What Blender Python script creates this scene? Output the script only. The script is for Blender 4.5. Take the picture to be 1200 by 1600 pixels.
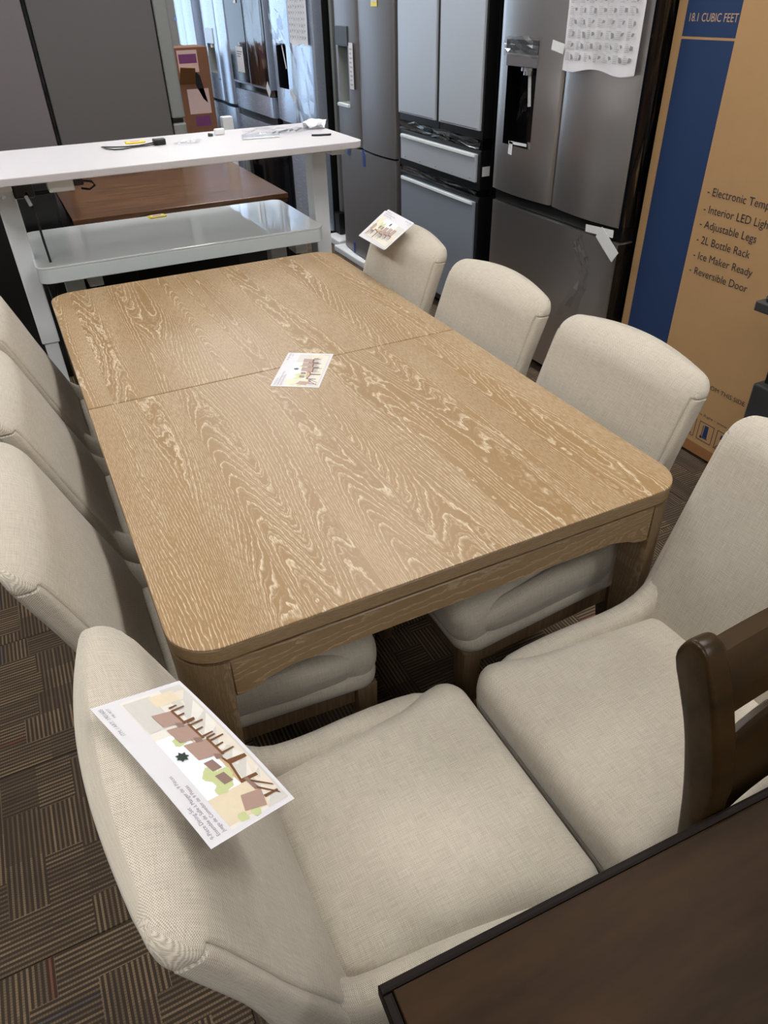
import bpy, bmesh, math, random
from mathutils import Vector, Matrix, Euler
R = random.Random(7)
for o in list(bpy.data.objects): bpy.data.objects.remove(o)
sc = bpy.context.scene
COL = sc.collection
PI = math.pi

# ------------------------------------------------------------------ camera
# world frame: origin under the oak table's centre, X to the right of the table, Y away along it, Z up
CAM = Vector((-0.561, -1.778, 1.589)); FPX = 1110.0
ROW = ((0.89498, -0.44556, -0.02221), (-0.27886, -0.51990, -0.80743), (0.34821, 0.72882, -0.58955))
cd = bpy.data.cameras.new('camera'); cam = bpy.data.objects.new('camera', cd); COL.objects.link(cam)
cd.sensor_fit = 'VERTICAL'; cd.sensor_height = 36.0; cd.lens = FPX / 1600 * 36.0
cd.clip_start = 0.02; cd.clip_end = 200
r_, d_, f_ = [Vector(a) for a in ROW]
cam.matrix_world = Matrix(((r_.x, -d_.x, -f_.x, CAM.x), (r_.y, -d_.y, -f_.y, CAM.y), (r_.z, -d_.z, -f_.z, CAM.z), (0, 0, 0, 1)))
sc.camera = cam
def ray(x, y): return r_ * ((x - 600) / FPX) + d_ * ((y - 800) / FPX) + f_
def on_x(x, y, k): d = ray(x, y); return CAM + d * ((k - CAM.x) / d.x)
def on_y(x, y, k): d = ray(x, y); return CAM + d * ((k - CAM.y) / d.y)
def on_z(x, y, k): d = ray(x, y); return CAM + d * ((k - CAM.z) / d.z)

# ------------------------------------------------------------------ world, exposure
w = bpy.data.worlds.new('sky'); sc.world = w; w.use_nodes = True
w.node_tree.nodes['Background'].inputs[0].default_value = (0.62, 0.78, 1.0, 1)
w.node_tree.nodes['Background'].inputs[1].default_value = 2.6
sc.view_settings.view_transform = 'Standard'; sc.view_settings.look = 'None'
sc.view_settings.gamma = 1.0; sc.view_settings.use_curve_mapping = False
sc.view_settings.exposure = 0.0
PANEL_STRENGTH = 13.8

# ------------------------------------------------------------------ materials
def lin(c):
    return tuple(((v / 255) / 12.92 if v / 255 <= 0.04045 else ((v / 255 + 0.055) / 1.055) ** 2.4) for v in c) + (1.0,)
MATS = {}
class NT:
    def __init__(s, name):
        s.m = bpy.data.materials.new(name); s.m.use_nodes = True; MATS[name] = s.m
        s.t = s.m.node_tree; s.b = s.t.nodes['Principled BSDF']
    def n(s, typ, **kw):
        nd = s.t.nodes.new(typ)
        for k, v in kw.items():
            if k.startswith('i_'):
                key = k[2:]; key = int(key) if key.isdigit() else key.replace('_', ' ')
                s.put(nd.inputs[key], v)
            else: setattr(nd, k, v)
        return nd
    def put(s, sock, v):
        if hasattr(v, 'links') or isinstance(v, bpy.types.NodeSocket): s.t.links.new(v, sock)
        else: sock.default_value = v
    def math(s, op, a, b=None, c=None, clamp=False):
        nd = s.t.nodes.new('ShaderNodeMath'); nd.operation = op; nd.use_clamp = clamp
        s.put(nd.inputs[0], a)
        if b is not None: s.put(nd.inputs[1], b)
        if c is not None: s.put(nd.inputs[2], c)
        return nd.outputs[0]
    def mix(s, f, a, b, blend='MIX'):
        nd = s.t.nodes.new('ShaderNodeMix'); nd.data_type = 'RGBA'; nd.blend_type = blend
        s.put(nd.inputs['Factor'], f); s.put(nd.inputs[6], a); s.put(nd.inputs[7], b)
        return nd.outputs[2]
    def smooth(s, x, a, b):
        nd = s.t.nodes.new('ShaderNodeMapRange'); nd.interpolation_type = 'SMOOTHSTEP'
        s.put(nd.inputs[0], x); s.put(nd.inputs[1], a); s.put(nd.inputs[2], b); return nd.outputs[0]
    def coord(s, which='Object'): return s.t.nodes.new('ShaderNodeTexCoord').outputs[which]
    def sep(s, v): nd = s.t.nodes.new('ShaderNodeSeparateXYZ'); s.put(nd.inputs[0], v); return nd.outputs
    def comb(s, x, y, z):
        nd = s.t.nodes.new('ShaderNodeCombineXYZ')
        for i, q in enumerate((x, y, z)): s.put(nd.inputs[i], q)
        return nd.outputs[0]
    def vmul(s, v, k):
        nd = s.t.nodes.new('ShaderNodeVectorMath'); nd.operation = 'MULTIPLY'; s.put(nd.inputs[0], v); nd.inputs[1].default_value = k; return nd.outputs[0]
    def noise(s, v, scale=1, detail=2, rough=0.5, out=0):
        nd = s.t.nodes.new('ShaderNodeTexNoise'); s.put(nd.inputs['Vector'], v); nd.inputs['Scale'].default_value = scale
        nd.inputs['Detail'].default_value = detail; nd.inputs['Roughness'].default_value = rough; return nd.outputs[out]
    def bump(s, h, strength=0.3, dist=0.001):
        nd = s.t.nodes.new('ShaderNodeBump'); s.put(nd.inputs['Height'], h); nd.inputs['Strength'].default_value = strength
        nd.inputs['Distance'].default_value = dist; s.t.links.new(nd.outputs[0], s.b.inputs['Normal'])
    def base(s, c): s.put(s.b.inputs['Base Color'], c)
    def set(s, **kw):
        for k, v in kw.items(): s.put(s.b.inputs[k.replace('_', ' ')], v)
def simple(name, rgb, rough=0.5, metal=0.0, var=0.06, scale=30, **kw):
    m = NT(name); c = lin(rgb)
    nz = m.noise(m.coord(), scale, 3)
    m.base(m.mix(nz, tuple(v * (1 - var) for v in c[:3]) + (1,), tuple(min(1, v * (1 + var)) for v in c[:3]) + (1,)))
    m.set(Roughness=rough, Metallic=metal, **kw); return m
def M(n): return MATS[n]

def fabric():
    m = NT('woven_fabric'); u = m.sep(m.coord('UV'))
    # basket weave with threads about two millimetres apart
    k = 2 * PI / 0.0030
    nz = m.noise(m.coord('UV'), 160, 2); nz2 = m.noise(m.coord('UV'), 12, 3)
    ux = m.math('ADD', m.math('MULTIPLY', u[0], k), m.math('MULTIPLY', nz, 1.6))
    uy = m.math('ADD', m.math('MULTIPLY', u[1], k), m.math('MULTIPLY', nz, 1.6))
    wv = m.math('MULTIPLY', m.math('SINE', ux), m.math('SINE', uy))
    slx = m.noise(m.vmul(m.coord('UV'), (30, 700, 1)), 1, 1); sly = m.noise(m.vmul(m.coord('UV'), (700, 30, 1)), 1, 1)
    sl = m.math('MULTIPLY', m.math('ADD', slx, sly), 0.5)
    h = m.math('ADD', m.math('MULTIPLY', wv, 0.5), 0.5)
    f = m.math('ADD', m.math('MULTIPLY', h, 0.85), m.math('MULTIPLY', m.math('SUBTRACT', sl, 0.32), 0.9), clamp=True)
    c = m.mix(f, lin((118, 110, 98)), lin((226, 217, 200)))
    c = m.mix(m.math('MULTIPLY', nz2, 0.25), c, lin((166, 152, 136)))
    m.base(c); m.set(Roughness=0.92, Sheen_Weight=0.25, Sheen_Roughness=0.5, Specular_IOR_Level=0.2); m.bump(h, 0.5, 0.0007)
fabric()

def oak(name, strips, dark=0.0, axis=(0, 1, 2), line=1.0):
    m = NT(name); s = m.sep(m.coord()); x, y, z = s[axis[0]], s[axis[1]], s[axis[2]]
    if strips:
        st = m.math('FLOOR', m.math('DIVIDE', m.math('ADD', x, 5.03), strips))
        seam = m.math('MULTIPLY', m.math('FLOOR', m.math('ADD', y, 0.01)), 3.7)
        seed = m.math('ADD', m.math('MULTIPLY', st, 7.31), seam)
    else: seed = m.math('MULTIPLY', z, 6.0)
    v = m.comb(m.math('MULTIPLY', x, 9.0), m.math('MULTIPLY', y, 0.7), seed)
    warp = m.noise(m.comb(m.math('MULTIPLY', x, 60), m.math('MULTIPLY', y, 30), seed), 1, 2)
    n1 = m.noise(v, 1, 0.25, 0.4)
    u = m.math('ADD', m.math('MULTIPLY', n1, 29.0), m.math('MULTIPLY', warp, 0.7))
    u = m.math('ADD', u, m.math('MULTIPLY', x, 75.0))
    u = m.math('MULTIPLY', u, 1.4)
    fr = m.math('FRACT', u)
    # a sharp pale edge that fades across the growth ring
    ln = m.math('SUBTRACT', 1.0, m.smooth(fr, 0.03, 0.38))
    ln = m.math('MULTIPLY', ln, m.smooth(fr, 0.0, 0.08))
    fr2 = m.math('FRACT', m.math('MULTIPLY', u, 2.5))
    ln2 = m.math('MULTIPLY', m.math('SUBTRACT', 1.0, m.smooth(fr2, 0.0, 0.5)), 0.7)
    pore = m.noise(m.comb(m.math('MULTIPLY', x, 600), m.math('MULTIPLY', y, 60), seed), 1, 2, 0.6)
    band = m.smooth(m.noise(m.comb(m.math('MULTIPLY', x, 9), m.math('MULTIPLY', y, 1.2), m.math('ADD', seed, 31)), 1, 1), 0.35, 0.65)
    a = m.math('MAXIMUM', ln, m.math('MULTIPLY', ln2, band))
    a = m.math('MULTIPLY', a, m.math('ADD', 0.08, m.math('MULTIPLY', m.smooth(pore, 0.33, 0.58), 1.0)))
    a = m.math('ADD', a, m.math('MULTIPLY', m.smooth(pore, 0.55, 0.8), 0.30), clamp=True)
    a = m.math('MULTIPLY', a, line)
    bs = m.noise(m.comb(m.math('MULTIPLY', x, 8), m.math('MULTIPLY', y, 1.5), seed), 1, 2)
    d = 1 - dark
    c = m.mix(bs, lin((138 * d, 109 * d, 72 * d)), lin((154 * d, 124 * d, 84 * d)))
    c = m.mix(a, c, lin((208 * d, 190 * d, 163 * d)))
    m.base(c); m.set(Roughness=m.math('ADD', 0.36, m.math('MULTIPLY', a, 0.2)), Specular_IOR_Level=0.45); m.bump(m.math('MULTIPLY', a, -1), 0.18, 0.0006)
oak('oak_veneer', 0.152)
oak('oak_edge', 0, 0.16, (2, 1, 0), 0.55)
oak('oak_edge_cross', 0, 0.16, (2, 0, 1), 0.55)
oak('oak_leg', 0, 0.24, (0, 2, 1), 0.5)

def wood(name, a, b, axis=(0, 1), rough=0.4, sx=40, sy=3, contrast=1.0, coat=0.0, spec=0.5):
    m = NT(name); s = m.sep(m.coord())
    v = m.comb(m.math('MULTIPLY', s[axis[0]], sx), m.math('MULTIPLY', s[axis[1]], sy), m.math('MULTIPLY', s[3 - axis[0] - axis[1]], sx))
    n = m.smooth(m.noise(v, 1, 5, 0.6), 0.22, 0.78); n2 = m.noise(m.coord(), 5, 2)
    lines = m.math('FRACT', m.math('MULTIPLY', m.noise(m.vmul(v, (0.25, 0.35, 0.25)), 1, 1), 9))
    f = m.math('ADD', m.math('MULTIPLY', n, 0.7), m.math('MULTIPLY', lines, 0.25 * contrast), clamp=True)
    c = m.mix(f, lin(a), lin(b)); c = m.mix(m.math('MULTIPLY', n2, 0.35), c, lin(a))
    m.base(c); m.set(Roughness=rough, Coat_Weight=coat, Coat_Roughness=0.25, Specular_IOR_Level=spec)
wood('espresso_wood', (26, 17, 9), (70, 49, 28), (1, 0), 0.5, 14, 2.2, 0.2, 0.0, 0.10)
wood('espresso_rail', (34, 23, 11), (70, 51, 27), (2, 0), 0.3, 30, 4, 0.3, 0.0, 0.22)
wood('espresso_edge', (20, 14, 11), (34, 25, 19), (2, 0), 0.55, 30, 4, 0.3, 0.0, 0.12)
wood('chair_leg_wood', (84, 66, 46), (134, 110, 80), (0, 2), 0.5, 120, 6, 1.0)
wood('walnut', (52, 33, 19), (132, 90, 57), (1, 0), 0.26, 44, 2.2, 2.2, 0.0)
wood('walnut_edge', (58, 34, 20), (92, 58, 36), (2, 0), 0.35, 60, 3, 1.0)
simple('white_laminate', (206, 203, 207), 0.45, var=0.02)
simple('white_paint', (236, 240, 244), 0.4, var=0.02)
simple('glass_white', (244, 249, 249), 0.03, var=0.01, scale=3, Coat_Weight=1.0, Coat_Roughness=0.02)
simple('grey_paint', (226, 233, 234), 0.45, var=0.02)
simple('black_plastic', (16, 16, 18), 0.35, var=0.2)
simple('black_gloss', (9, 9, 12), 0.12, var=0.1)
simple('black_fabric', (14, 14, 15), 0.9, var=0.3)
simple('charcoal_plastic', (58, 58, 60), 0.5, var=0.1)
simple('gap_shadow_black', (10, 10, 11), 0.8)
simple('kraft_card', (178, 141, 97), 0.85, var=0.05, scale=18)
simple('kraft_card_inner', (150, 104, 60), 0.85, var=0.05)
simple('brown_carton', (130, 88, 64), 0.85, var=0.06)
simple('navy_ink', (22, 50, 92), 0.75, var=0.05)
simple('dark_ink', (44, 42, 52), 0.8)
simple('tan_ink', (190, 160, 130), 0.8)
simple('purple_ink', (120, 62, 110), 0.8)
simple('pink_paper', (214, 184, 176), 0.8)
simple('paper_white', (218, 216, 221), 0.6, var=0.01)
simple('paper_print', (176, 176, 178), 0.7, var=0.2, scale=200)
simple('paper_print_dark', (140, 140, 142), 0.7, var=0.3, scale=300)
simple('ink_grey', (92, 90, 98), 0.7)
simple('leaflet_ink', (136, 134, 142), 0.7)
simple('masking_tape', (218, 220, 220), 0.5)
simple('blue_tape', (28, 66, 150), 0.5)
simple('yellow_print', (236, 214, 40), 0.35)
simple('red_print', (196, 50, 44), 0.35)
simple('white_foam', (232, 232, 234), 0.8)
simple('ceiling_paint', (232, 232, 230), 0.9)
simple('wall_paint', (196, 193, 188), 0.9, var=0.02, scale=3)
simple('metal_bright', (200, 200, 204), 0.25, 1.0)
simple('warning_red', (150, 60, 40), 0.5)
# print colours on the furniture leaflets
for nm, c in (('leaflet_wall', (226, 222, 214)), ('leaflet_floor', (206, 202, 196)), ('leaflet_rug', (224, 214, 200)), ('leaflet_chair', (170, 142, 130)),
              ('leaflet_chair_shade', (142, 116, 106)), ('leaflet_wood', (112, 74, 44)), ('leaflet_wood_light', (196, 168, 130)), ('leaflet_green', (196, 204, 150)),
              ('leaflet_sky', (238, 241, 246)), ('leaflet_curtain', (222, 208, 182)), ('leaflet_plant', (46, 58, 50))):
    simple(nm, c, 0.35, var=0.04, scale=120)

def steel(name, rgb, rough=0.32, axis=2, aniso=0.0, var=0.05, metal=0.9):
    m = NT(name); k = [700, 700, 700]; k[axis] = 6
    n = m.noise(m.vmul(m.coord(), tuple(k)), 1, 2); c = lin(rgb)
    m.base(m.mix(n, tuple(v * (1 - var) for v in c[:3]) + (1,), tuple(min(1, v * (1 + var)) for v in c[:3]) + (1,)))
    m.set(Metallic=metal, Roughness=m.math('ADD', rough - 0.04, m.math('MULTIPLY', n, 0.08)))
steel('stainless', (200, 195, 192), 0.31, 1, metal=0.95)
steel('stainless_cool', (196, 208, 228), 0.26, 1, metal=0.65)
steel('dark_steel', (134, 130, 131), 0.4, 1, metal=0.6)
steel('silver_panel', (196, 202, 210), 0.42, 1, metal=0.4)
steel('slate_drawer', (158, 168, 182), 0.4, 1, metal=0.45)
steel('fridge_side_grey', (104, 102, 102), 0.55, 2, metal=0.25)
steel('fridge_side_mauve', (124, 117, 120), 0.55, 2, metal=0.25)
steel('door_edge_grey', (146, 150, 148), 0.45, 2, metal=0.35)

def film():
    m = NT('clear_film'); t = m.t; tr = m.n('ShaderNodeBsdfTransparent'); gl = m.n('ShaderNodeBsdfGlossy')
    gl.inputs['Roughness'].default_value = 0.12; tr.inputs[0].default_value = (0.93, 0.94, 0.95, 1)
    lw = m.n('ShaderNodeLayerWeight'); lw.inputs[0].default_value = 0.35
    mx = m.n('ShaderNodeMixShader'); t.links.new(m.math('ADD', m.math('MULTIPLY', lw.outputs[0], 0.22), 0.02, clamp=True), mx.inputs[0])
    t.links.new(tr.outputs[0], mx.inputs[1]); t.links.new(gl.outputs[0], mx.inputs[2])
    t.links.new(mx.outputs[0], t.nodes['Material Output'].inputs[0])
    m = NT('window_glass'); t = m.t; tr = m.n('ShaderNodeBsdfTransparent'); gl = m.n('ShaderNodeBsdfGlossy'); gl.inputs['Roughness'].default_value = 0.02
    tr.inputs[0].default_value = (0.95, 0.97, 0.97, 1)
    mx = m.n('ShaderNodeMixShader'); mx.inputs[0].default_value = 0.06
    t.links.new(tr.outputs[0], mx.inputs[1]); t.links.new(gl.outputs[0], mx.inputs[2]); t.links.new(mx.outputs[0], t.nodes['Material Output'].inputs[0])
film()
def emit(name, rgb, s):
    m = NT(name); m.b.inputs['Emission Color'].default_value = rgb + (1,); m.b.inputs['Emission Strength'].default_value = s
    m.base((0.8, 0.8, 0.8, 1))
emit('lamp_diffuser', (1.0, 0.985, 0.96), PANEL_STRENGTH)

def carpet():
    m = NT('carpet_loop'); oi = m.n('ShaderNodeObjectInfo'); p = m.coord(); s = m.sep(p)
    rnd = oi.outputs['Random']; off = m.math('MULTIPLY', rnd, 40.0)
    x, y = s[0], s[1]
    # irregular rectangular blocks of stripes running either way
    by = m.math('FLOOR', m.math('DIVIDE', m.math('ADD', y, 5), 0.0833))
    w1 = m.n('ShaderNodeTexWhiteNoise'); w1.noise_dimensions = '2D'; m.put(w1.inputs['Vector'], m.comb(by, off, 0.0))
    bx = m.math('FLOOR', m.math('DIVIDE', m.math('ADD', x, m.math('MULTIPLY', w1.outputs[0], 0.7)), 0.13))
    wn2 = m.n('ShaderNodeTexWhiteNoise'); wn2.noise_dimensions = '3D'; m.put(wn2.inputs['Vector'], m.comb(bx, by, off))
    w3 = m.n('ShaderNodeTexWhiteNoise'); w3.noise_dimensions = '3D'; m.put(w3.inputs['Vector'], m.comb(by, bx, m.math('ADD', off, 3)))
    ori = m.math('GREATER_THAN', w3.outputs[0], 0.52)
    t = m.math('ADD', m.math('MULTIPLY', x, ori), m.math('MULTIPLY', y, m.math('SUBTRACT', 1.0, ori)))
    al = m.math('ADD', m.math('MULTIPLY', y, ori), m.math('MULTIPLY', x, m.math('SUBTRACT', 1.0, ori)))
    ln = m.math('ADD', m.math('MULTIPLY', m.math('SINE', m.math('MULTIPLY', t, 2 * PI / 0.0108)), 0.5), 0.5)
    idx = m.math('FLOOR', m.math('ADD', m.math('DIVIDE', t, 0.0108), 0.25))
    lr = m.n('ShaderNodeTexWhiteNoise'); lr.noise_dimensions = '3D'; m.put(lr.inputs['Vector'], m.comb(idx, m.math('ADD', m.math('MULTIPLY', ori, 7), bx), m.math('ADD', off, by)))
    loops = m.math('ADD', m.math('MULTIPLY', m.math('SINE', m.math('MULTIPLY', al, 2 * PI / 0.0055)), 0.5), 0.5)
    nz = m.noise(p, 900, 2, 0.7); big = m.noise(m.comb(x, y, off), 9, 2)
    a = m.math('MULTIPLY', m.smooth(ln, 0.45, 0.75), m.math('ADD', 0.45, m.math('MULTIPLY', lr.outputs[0], 0.9)))
    a = m.math('MULTIPLY', a, m.math('ADD', 0.55, m.math('MULTIPLY', loops, 0.45)))
    a = m.math('MULTIPLY', a, m.math('ADD', 0.45, m.math('MULTIPLY', m.smooth(wn2.outputs[0], 0.1, 0.8), 0.6)))
    a = m.math('MULTIPLY', a, m.math('ADD', 0.0, m.math('MULTIPLY', nz, 2.1)), clamp=True)
    c = m.mix(a, lin((68, 59, 51)), lin((136, 116, 91)))
    hi = m.math('MULTIPLY', m.math('GREATER_THAN', lr.outputs[0], 0.975), 0.5)
    c = m.mix(hi, c, m.mix(m.math('GREATER_THAN', wn2.outputs[0], 0.6), lin((38, 48, 66)), lin((92, 38, 34))))
    c = m.mix(m.math('MULTIPLY', m.smooth(big, 0.45, 0.7), 0.22), c, lin((52, 46, 44)))
    m.base(c); m.set(Roughness=0.97, Specular_IOR_Level=0.1); m.bump(m.math('ADD', m.math('MULTIPLY', ln, 0.6), nz), 0.5, 0.002)
carpet()

# ------------------------------------------------------------------ mesh helpers
class MB:
    """collects faces, then links them as one mesh object"""
    def __init__(s): s.v = []; s.f = []; s.uv = None; s.mi = []; s.cur = 0
    def add(s, verts, faces):
        o = len(s.v); s.v += [tuple(q) for q in verts]; s.f += [tuple(i + o for i in fc) for fc in faces]; s.mi += [s.cur] * len(faces); return s
    def bm(s, b):
        b.verts.index_update(); s.add([v.co[:] for v in b.verts], [[v.index for v in fc.verts] for fc in b.faces]); b.free(); return s
    def box(s, x0, x1, y0, y1, z0, z1, bev=0.0, seg=2, mat=None):
        b = bmesh.new(); bmesh.ops.create_cube(b, size=1)
        for v in b.verts: v.co = ((v.co.x + .5) * (x1 - x0) + x0, (v.co.y + .5) * (y1 - y0) + y0, (v.co.z + .5) * (z1 - z0) + z0)
        if bev: bmesh.ops.bevel(b, geom=b.edges[:], offset=bev, segments=seg, profile=0.5, affect='EDGES')
        if mat is not None: b.transform(mat)
        bmesh.ops.recalc_face_normals(b, faces=b.faces[:]); return s.bm(b)
    def prism(s, poly, axis, a0, a1, bev=0.0, seg=2):
        """poly: 2D outline in the two other axes (in XYZ order), extruded along axis"""
        b = bmesh.new()
        def P(p, t): q = list(p); q.insert(axis, t); return q
        lo = [b.verts.new(P(p, a0)) for p in poly]; hi = [b.verts.new(P(p, a1)) for p in poly]
        n = len(poly); f1 = b.faces.new(lo); f2 = b.faces.new(hi[::-1])
        for i in range(n): b.faces.new((lo[i], hi[i], hi[(i + 1) % n], lo[(i + 1) % n]))
        bmesh.ops.recalc_face_normals(b, faces=b.faces[:])
        if bev: bmesh.ops.bevel(b, geom=list(f1.edges) + list(f2.edges), offset=bev, segments=seg, profile=0.5, affect='EDGES')
        return s.bm(b)
    def tube(s, pts, rad, n=8, cap=True):
        pts = [Vector(p) for p in pts]; rs = rad if isinstance(rad, (list, tuple)) else [rad] * len(pts)
        vs = []; fs = []; up = Vector((0.123, 0.2, 1)).normalized(); pa = None
        for i, p in enumerate(pts):
            t = (pts[min(i + 1, len(pts) - 1)] - pts[max(i - 1, 0)]).normalized()
            a = (pa - t * pa.dot(t)) if pa else (up - t * up.dot(t))
            if a.length < 1e-4: a = t.orthogonal()
            a.normalize(); pa = a; b = t.cross(a)
            for k in range(n): q = 2 * PI * k / n; vs.append(p + (a * math.cos(q) + b * math.sin(q)) * rs[i])
        for i in range(len(pts) - 1):
            for k in range(n): fs.append((i * n + k, i * n + (k + 1) % n, (i + 1) * n + (k + 1) % n, (i + 1) * n + k))
        if cap: fs.append(tuple(range(n))[::-1]); fs.append(tuple((len(pts) - 1) * n + k for k in range(n)))
        return s.add(vs, fs)
    def lathe(s, prof, n=20, c=(0, 0, 0)):
        vs = []; fs = []
        for r, z in prof:
            for k in range(n): q = 2 * PI * k / n; vs.append((c[0] + r * math.cos(q), c[1] + r * math.sin(q), c[2] + z))
        for i in range(len(prof) - 1):
            for k in range(n): fs.append((i * n + k, i * n + (k + 1) % n, (i + 1) * n + (k + 1) % n, (i + 1) * n + k))
        fs.append(tuple(range(n))[::-1]); fs.append(tuple((len(prof) - 1) * n + k for k in range(n)))
        return s.add(vs, fs)
    def quad(s, a, b, c, d): return s.add([a, b, c, d], [(0, 1, 2, 3)])
    def build(s, name, mats, parent=None, smooth=False, angle=None):
        me = bpy.data.meshes.new(name); off = Vector(parent.get('_o', (0, 0, 0))) if parent else Vector((0, 0, 0))
        me.from_pydata([(x - off.x, y - off.y, z - off.z) for x, y, z in s.v], [], s.f)
        for mt in (mats if isinstance(mats, (list, tuple)) else [mats]): me.materials.append(M(mt))
        if any(s.mi): me.polygons.foreach_set('material_index', s.mi)
        if s.uv:
            ul = me.uv_layers.new(name='UVMap')
            for l in me.loops: ul.data[l.index].uv = s.uv[l.vertex_index]
        if smooth: me.polygons.foreach_set('use_smooth', [True] * len(me.polygons))
        if angle: me.polygons.foreach_set('use_smooth', [True] * len(me.polygons)); me.set_sharp_from_angle(angle=math.radians(angle))
        me.update(); o = bpy.data.objects.new(name, me); COL.objects.link(o)
        if parent:
            o.parent = parent
            if '_o' in parent: o['_o'] = parent['_o']
        return o
def tag(o, label, cat, group=None):
    o['label'] = label; o['category'] = cat
    if group: o['group'] = group
    return o
def thing(name, label, cat, at=(0, 0, 0), group=None):
    """an Empty at the thing's base; its parts are given in world coordinates and stored relative to it"""
    o = bpy.data.objects.new(name, None); COL.objects.link(o); o.location = at; o['_o'] = tuple(float(q) for q in at); o.empty_display_size = 0.1
    return tag(o, label, cat, group)
def struct(o): o['kind'] = 'structure'; return o
def copy_tree(o, parent=None):
    c = o.copy(); COL.objects.link(c); c.parent = parent
    for ch in list(o.children): copy_tree(ch, c)
    return c
def rrect(x0, x1, y0, y1, r, n=6):
    pts = []
    for cx, cy, a in ((x1 - r, y1 - r, 0), (x0 + r, y1 - r, 90), (x0 + r, y0 + r, 180), (x1 - r, y0 + r, 270)):
        for k in range(n + 1): q = math.radians(a + 90 * k / n); pts.append((cx + r * math.cos(q), cy + r * math.sin(q)))
    return pts
def text_mb(s, size=1.0):
    cu = bpy.data.curves.new('t', 'FONT'); cu.body = s; cu.size = size; cu.resolution_u = 3
    ob = bpy.data.objects.new('t', cu); COL.objects.link(ob); dg = bpy.context.evaluated_depsgraph_get(); dg.update()
    me = bpy.data.meshes.new_from_object(ob.evaluated_get(dg)); v = [q.co.copy() for q in me.vertices]; f = [tuple(p.vertices) for p in me.polygons]
    bpy.data.objects.remove(ob); bpy.data.curves.remove(cu); bpy.data.meshes.remove(me); return v, f
def place_text(mb, s, width, height, fn):
    """fit the string to width x height, then map local (x, y) to the surface with fn"""
    v, f = text_mb(s); x0 = min(q.x for q in v); x1 = max(q.x for q in v)
    vh, _ = text_mb('H'); hh = max(q.y for q in vh)
    kx = width / (x1 - x0); ky = height / hh
    mb.add([fn((q.x - x0) * kx, q.y * ky) for q in v], f)

# ------------------------------------------------------------------ the room
RX0, RX1, RY0, RY1, RH = -6.0, 2.62, -5.0, 9.0, 3.1
floor = struct(MB().box(RX0, RX1, RY0, RY1, -0.12, -0.008).build('floor', 'carpet_loop'))
tile = None; T = 0.5
for i in range(-6, 5):
    for j in range(-4, 13):
        x, y = i * T + 0.17, j * T - 0.13
        if x + T / 2 > RX1 or x - T / 2 < -3.2: continue
        if tile is None:
            tile = MB().box(-T / 2 + .0008, T / 2 - .0008, -T / 2 + .0008, T / 2 - .0008, -0.008, 0.0, 0.0015, 1).build('carpet_tile', 'carpet_loop', floor); t = tile
        else: t = tile.copy(); COL.objects.link(t); t.parent = floor
        t.location = (x, y, 0); t.rotation_euler.z = ((i + j) % 2) * PI / 2
ceiling = struct(MB().box(RX0, RX1, RY0, RY1, RH, RH + 0.1).build('ceiling', 'ceiling_paint'))
struct(MB().box(RX1, RX1 + .1, RY0, RY1, -.1, RH).build('wall_right', 'wall_paint'))
struct(MB().box(RX0 - .1, RX0, RY0, RY1, -.1, RH).build('wall_left', 'wall_paint'))
struct(MB().box(RX0, RX1, RY0 - .1, RY0, -.1, RH).build('wall_front', 'wall_paint'))
WX0, WX1, WZ0, WZ1 = -4.5, 1.55, 0.25, 2.75
wb = MB().box(RX0, WX0, RY1, RY1 + .1, -.1, RH).box(WX1, RX1, RY1, RY1 + .1, -.1, RH).box(WX0, WX1, RY1, RY1 + .1, -.1, WZ0).box(WX0, WX1, RY1, RY1 + .1, WZ1, RH)
struct(wb.build('wall_back', 'wall_paint'))
win = bpy.data.objects.new('window_1', None); COL.objects.link(win); win.location = (0, RY1, 0); win['_o'] = (0.0, RY1, 0.0); struct(win)
npn = 5; pw = (WX1 - WX0) / npn
for k in range(npn + 1): MB().box(WX0 + k * pw - .03, WX0 + k * pw + .03, RY1, RY1 + .09, WZ0, WZ1, .004).build('mullion', 'metal_bright', win)
for k in range(npn): MB().box(WX0 + k * pw + .03, WX0 + (k + 1) * pw - .03, RY1 + .04, RY1 + .05, WZ0, WZ1).build('pane', 'window_glass', win)
lamp = None
for i, x in enumerate((-1.5, 1.0)):
    for j, y in enumerate((-3.2, -0.9, 1.4, 3.7, 6.0)):
        lb = 'ceiling panel light, %s of the row %s' % (('nearest', 'second', 'middle', 'fourth', 'farthest')[j], ('left of the oak table', 'above the aisle by the refrigerators')[i])
        if lamp is None:
            lamp = thing('ceiling_light', lb, 'light', (0, 0, 0), 'ceiling panel lights'); l = lamp
            fr = MB()
            for a in ((-.62, .62, -.32, -.30), (-.62, .62, .30, .32), (-.62, -.60, -.30, .30), (.60, .62, -.30, .30)): fr.box(a[0], a[1], a[2], a[3], -.03, 0, .003)
            fr.build('frame', 'white_paint', lamp); MB().box(-.60, .60, -.30, .30, -.02, -.012).build('diffuser', 'lamp_diffuser', lamp)
        else: l = copy_tree(lamp); l['label'] = lb
        l.location = (x, y, RH); l.rotation_euler.z = PI / 2

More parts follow.
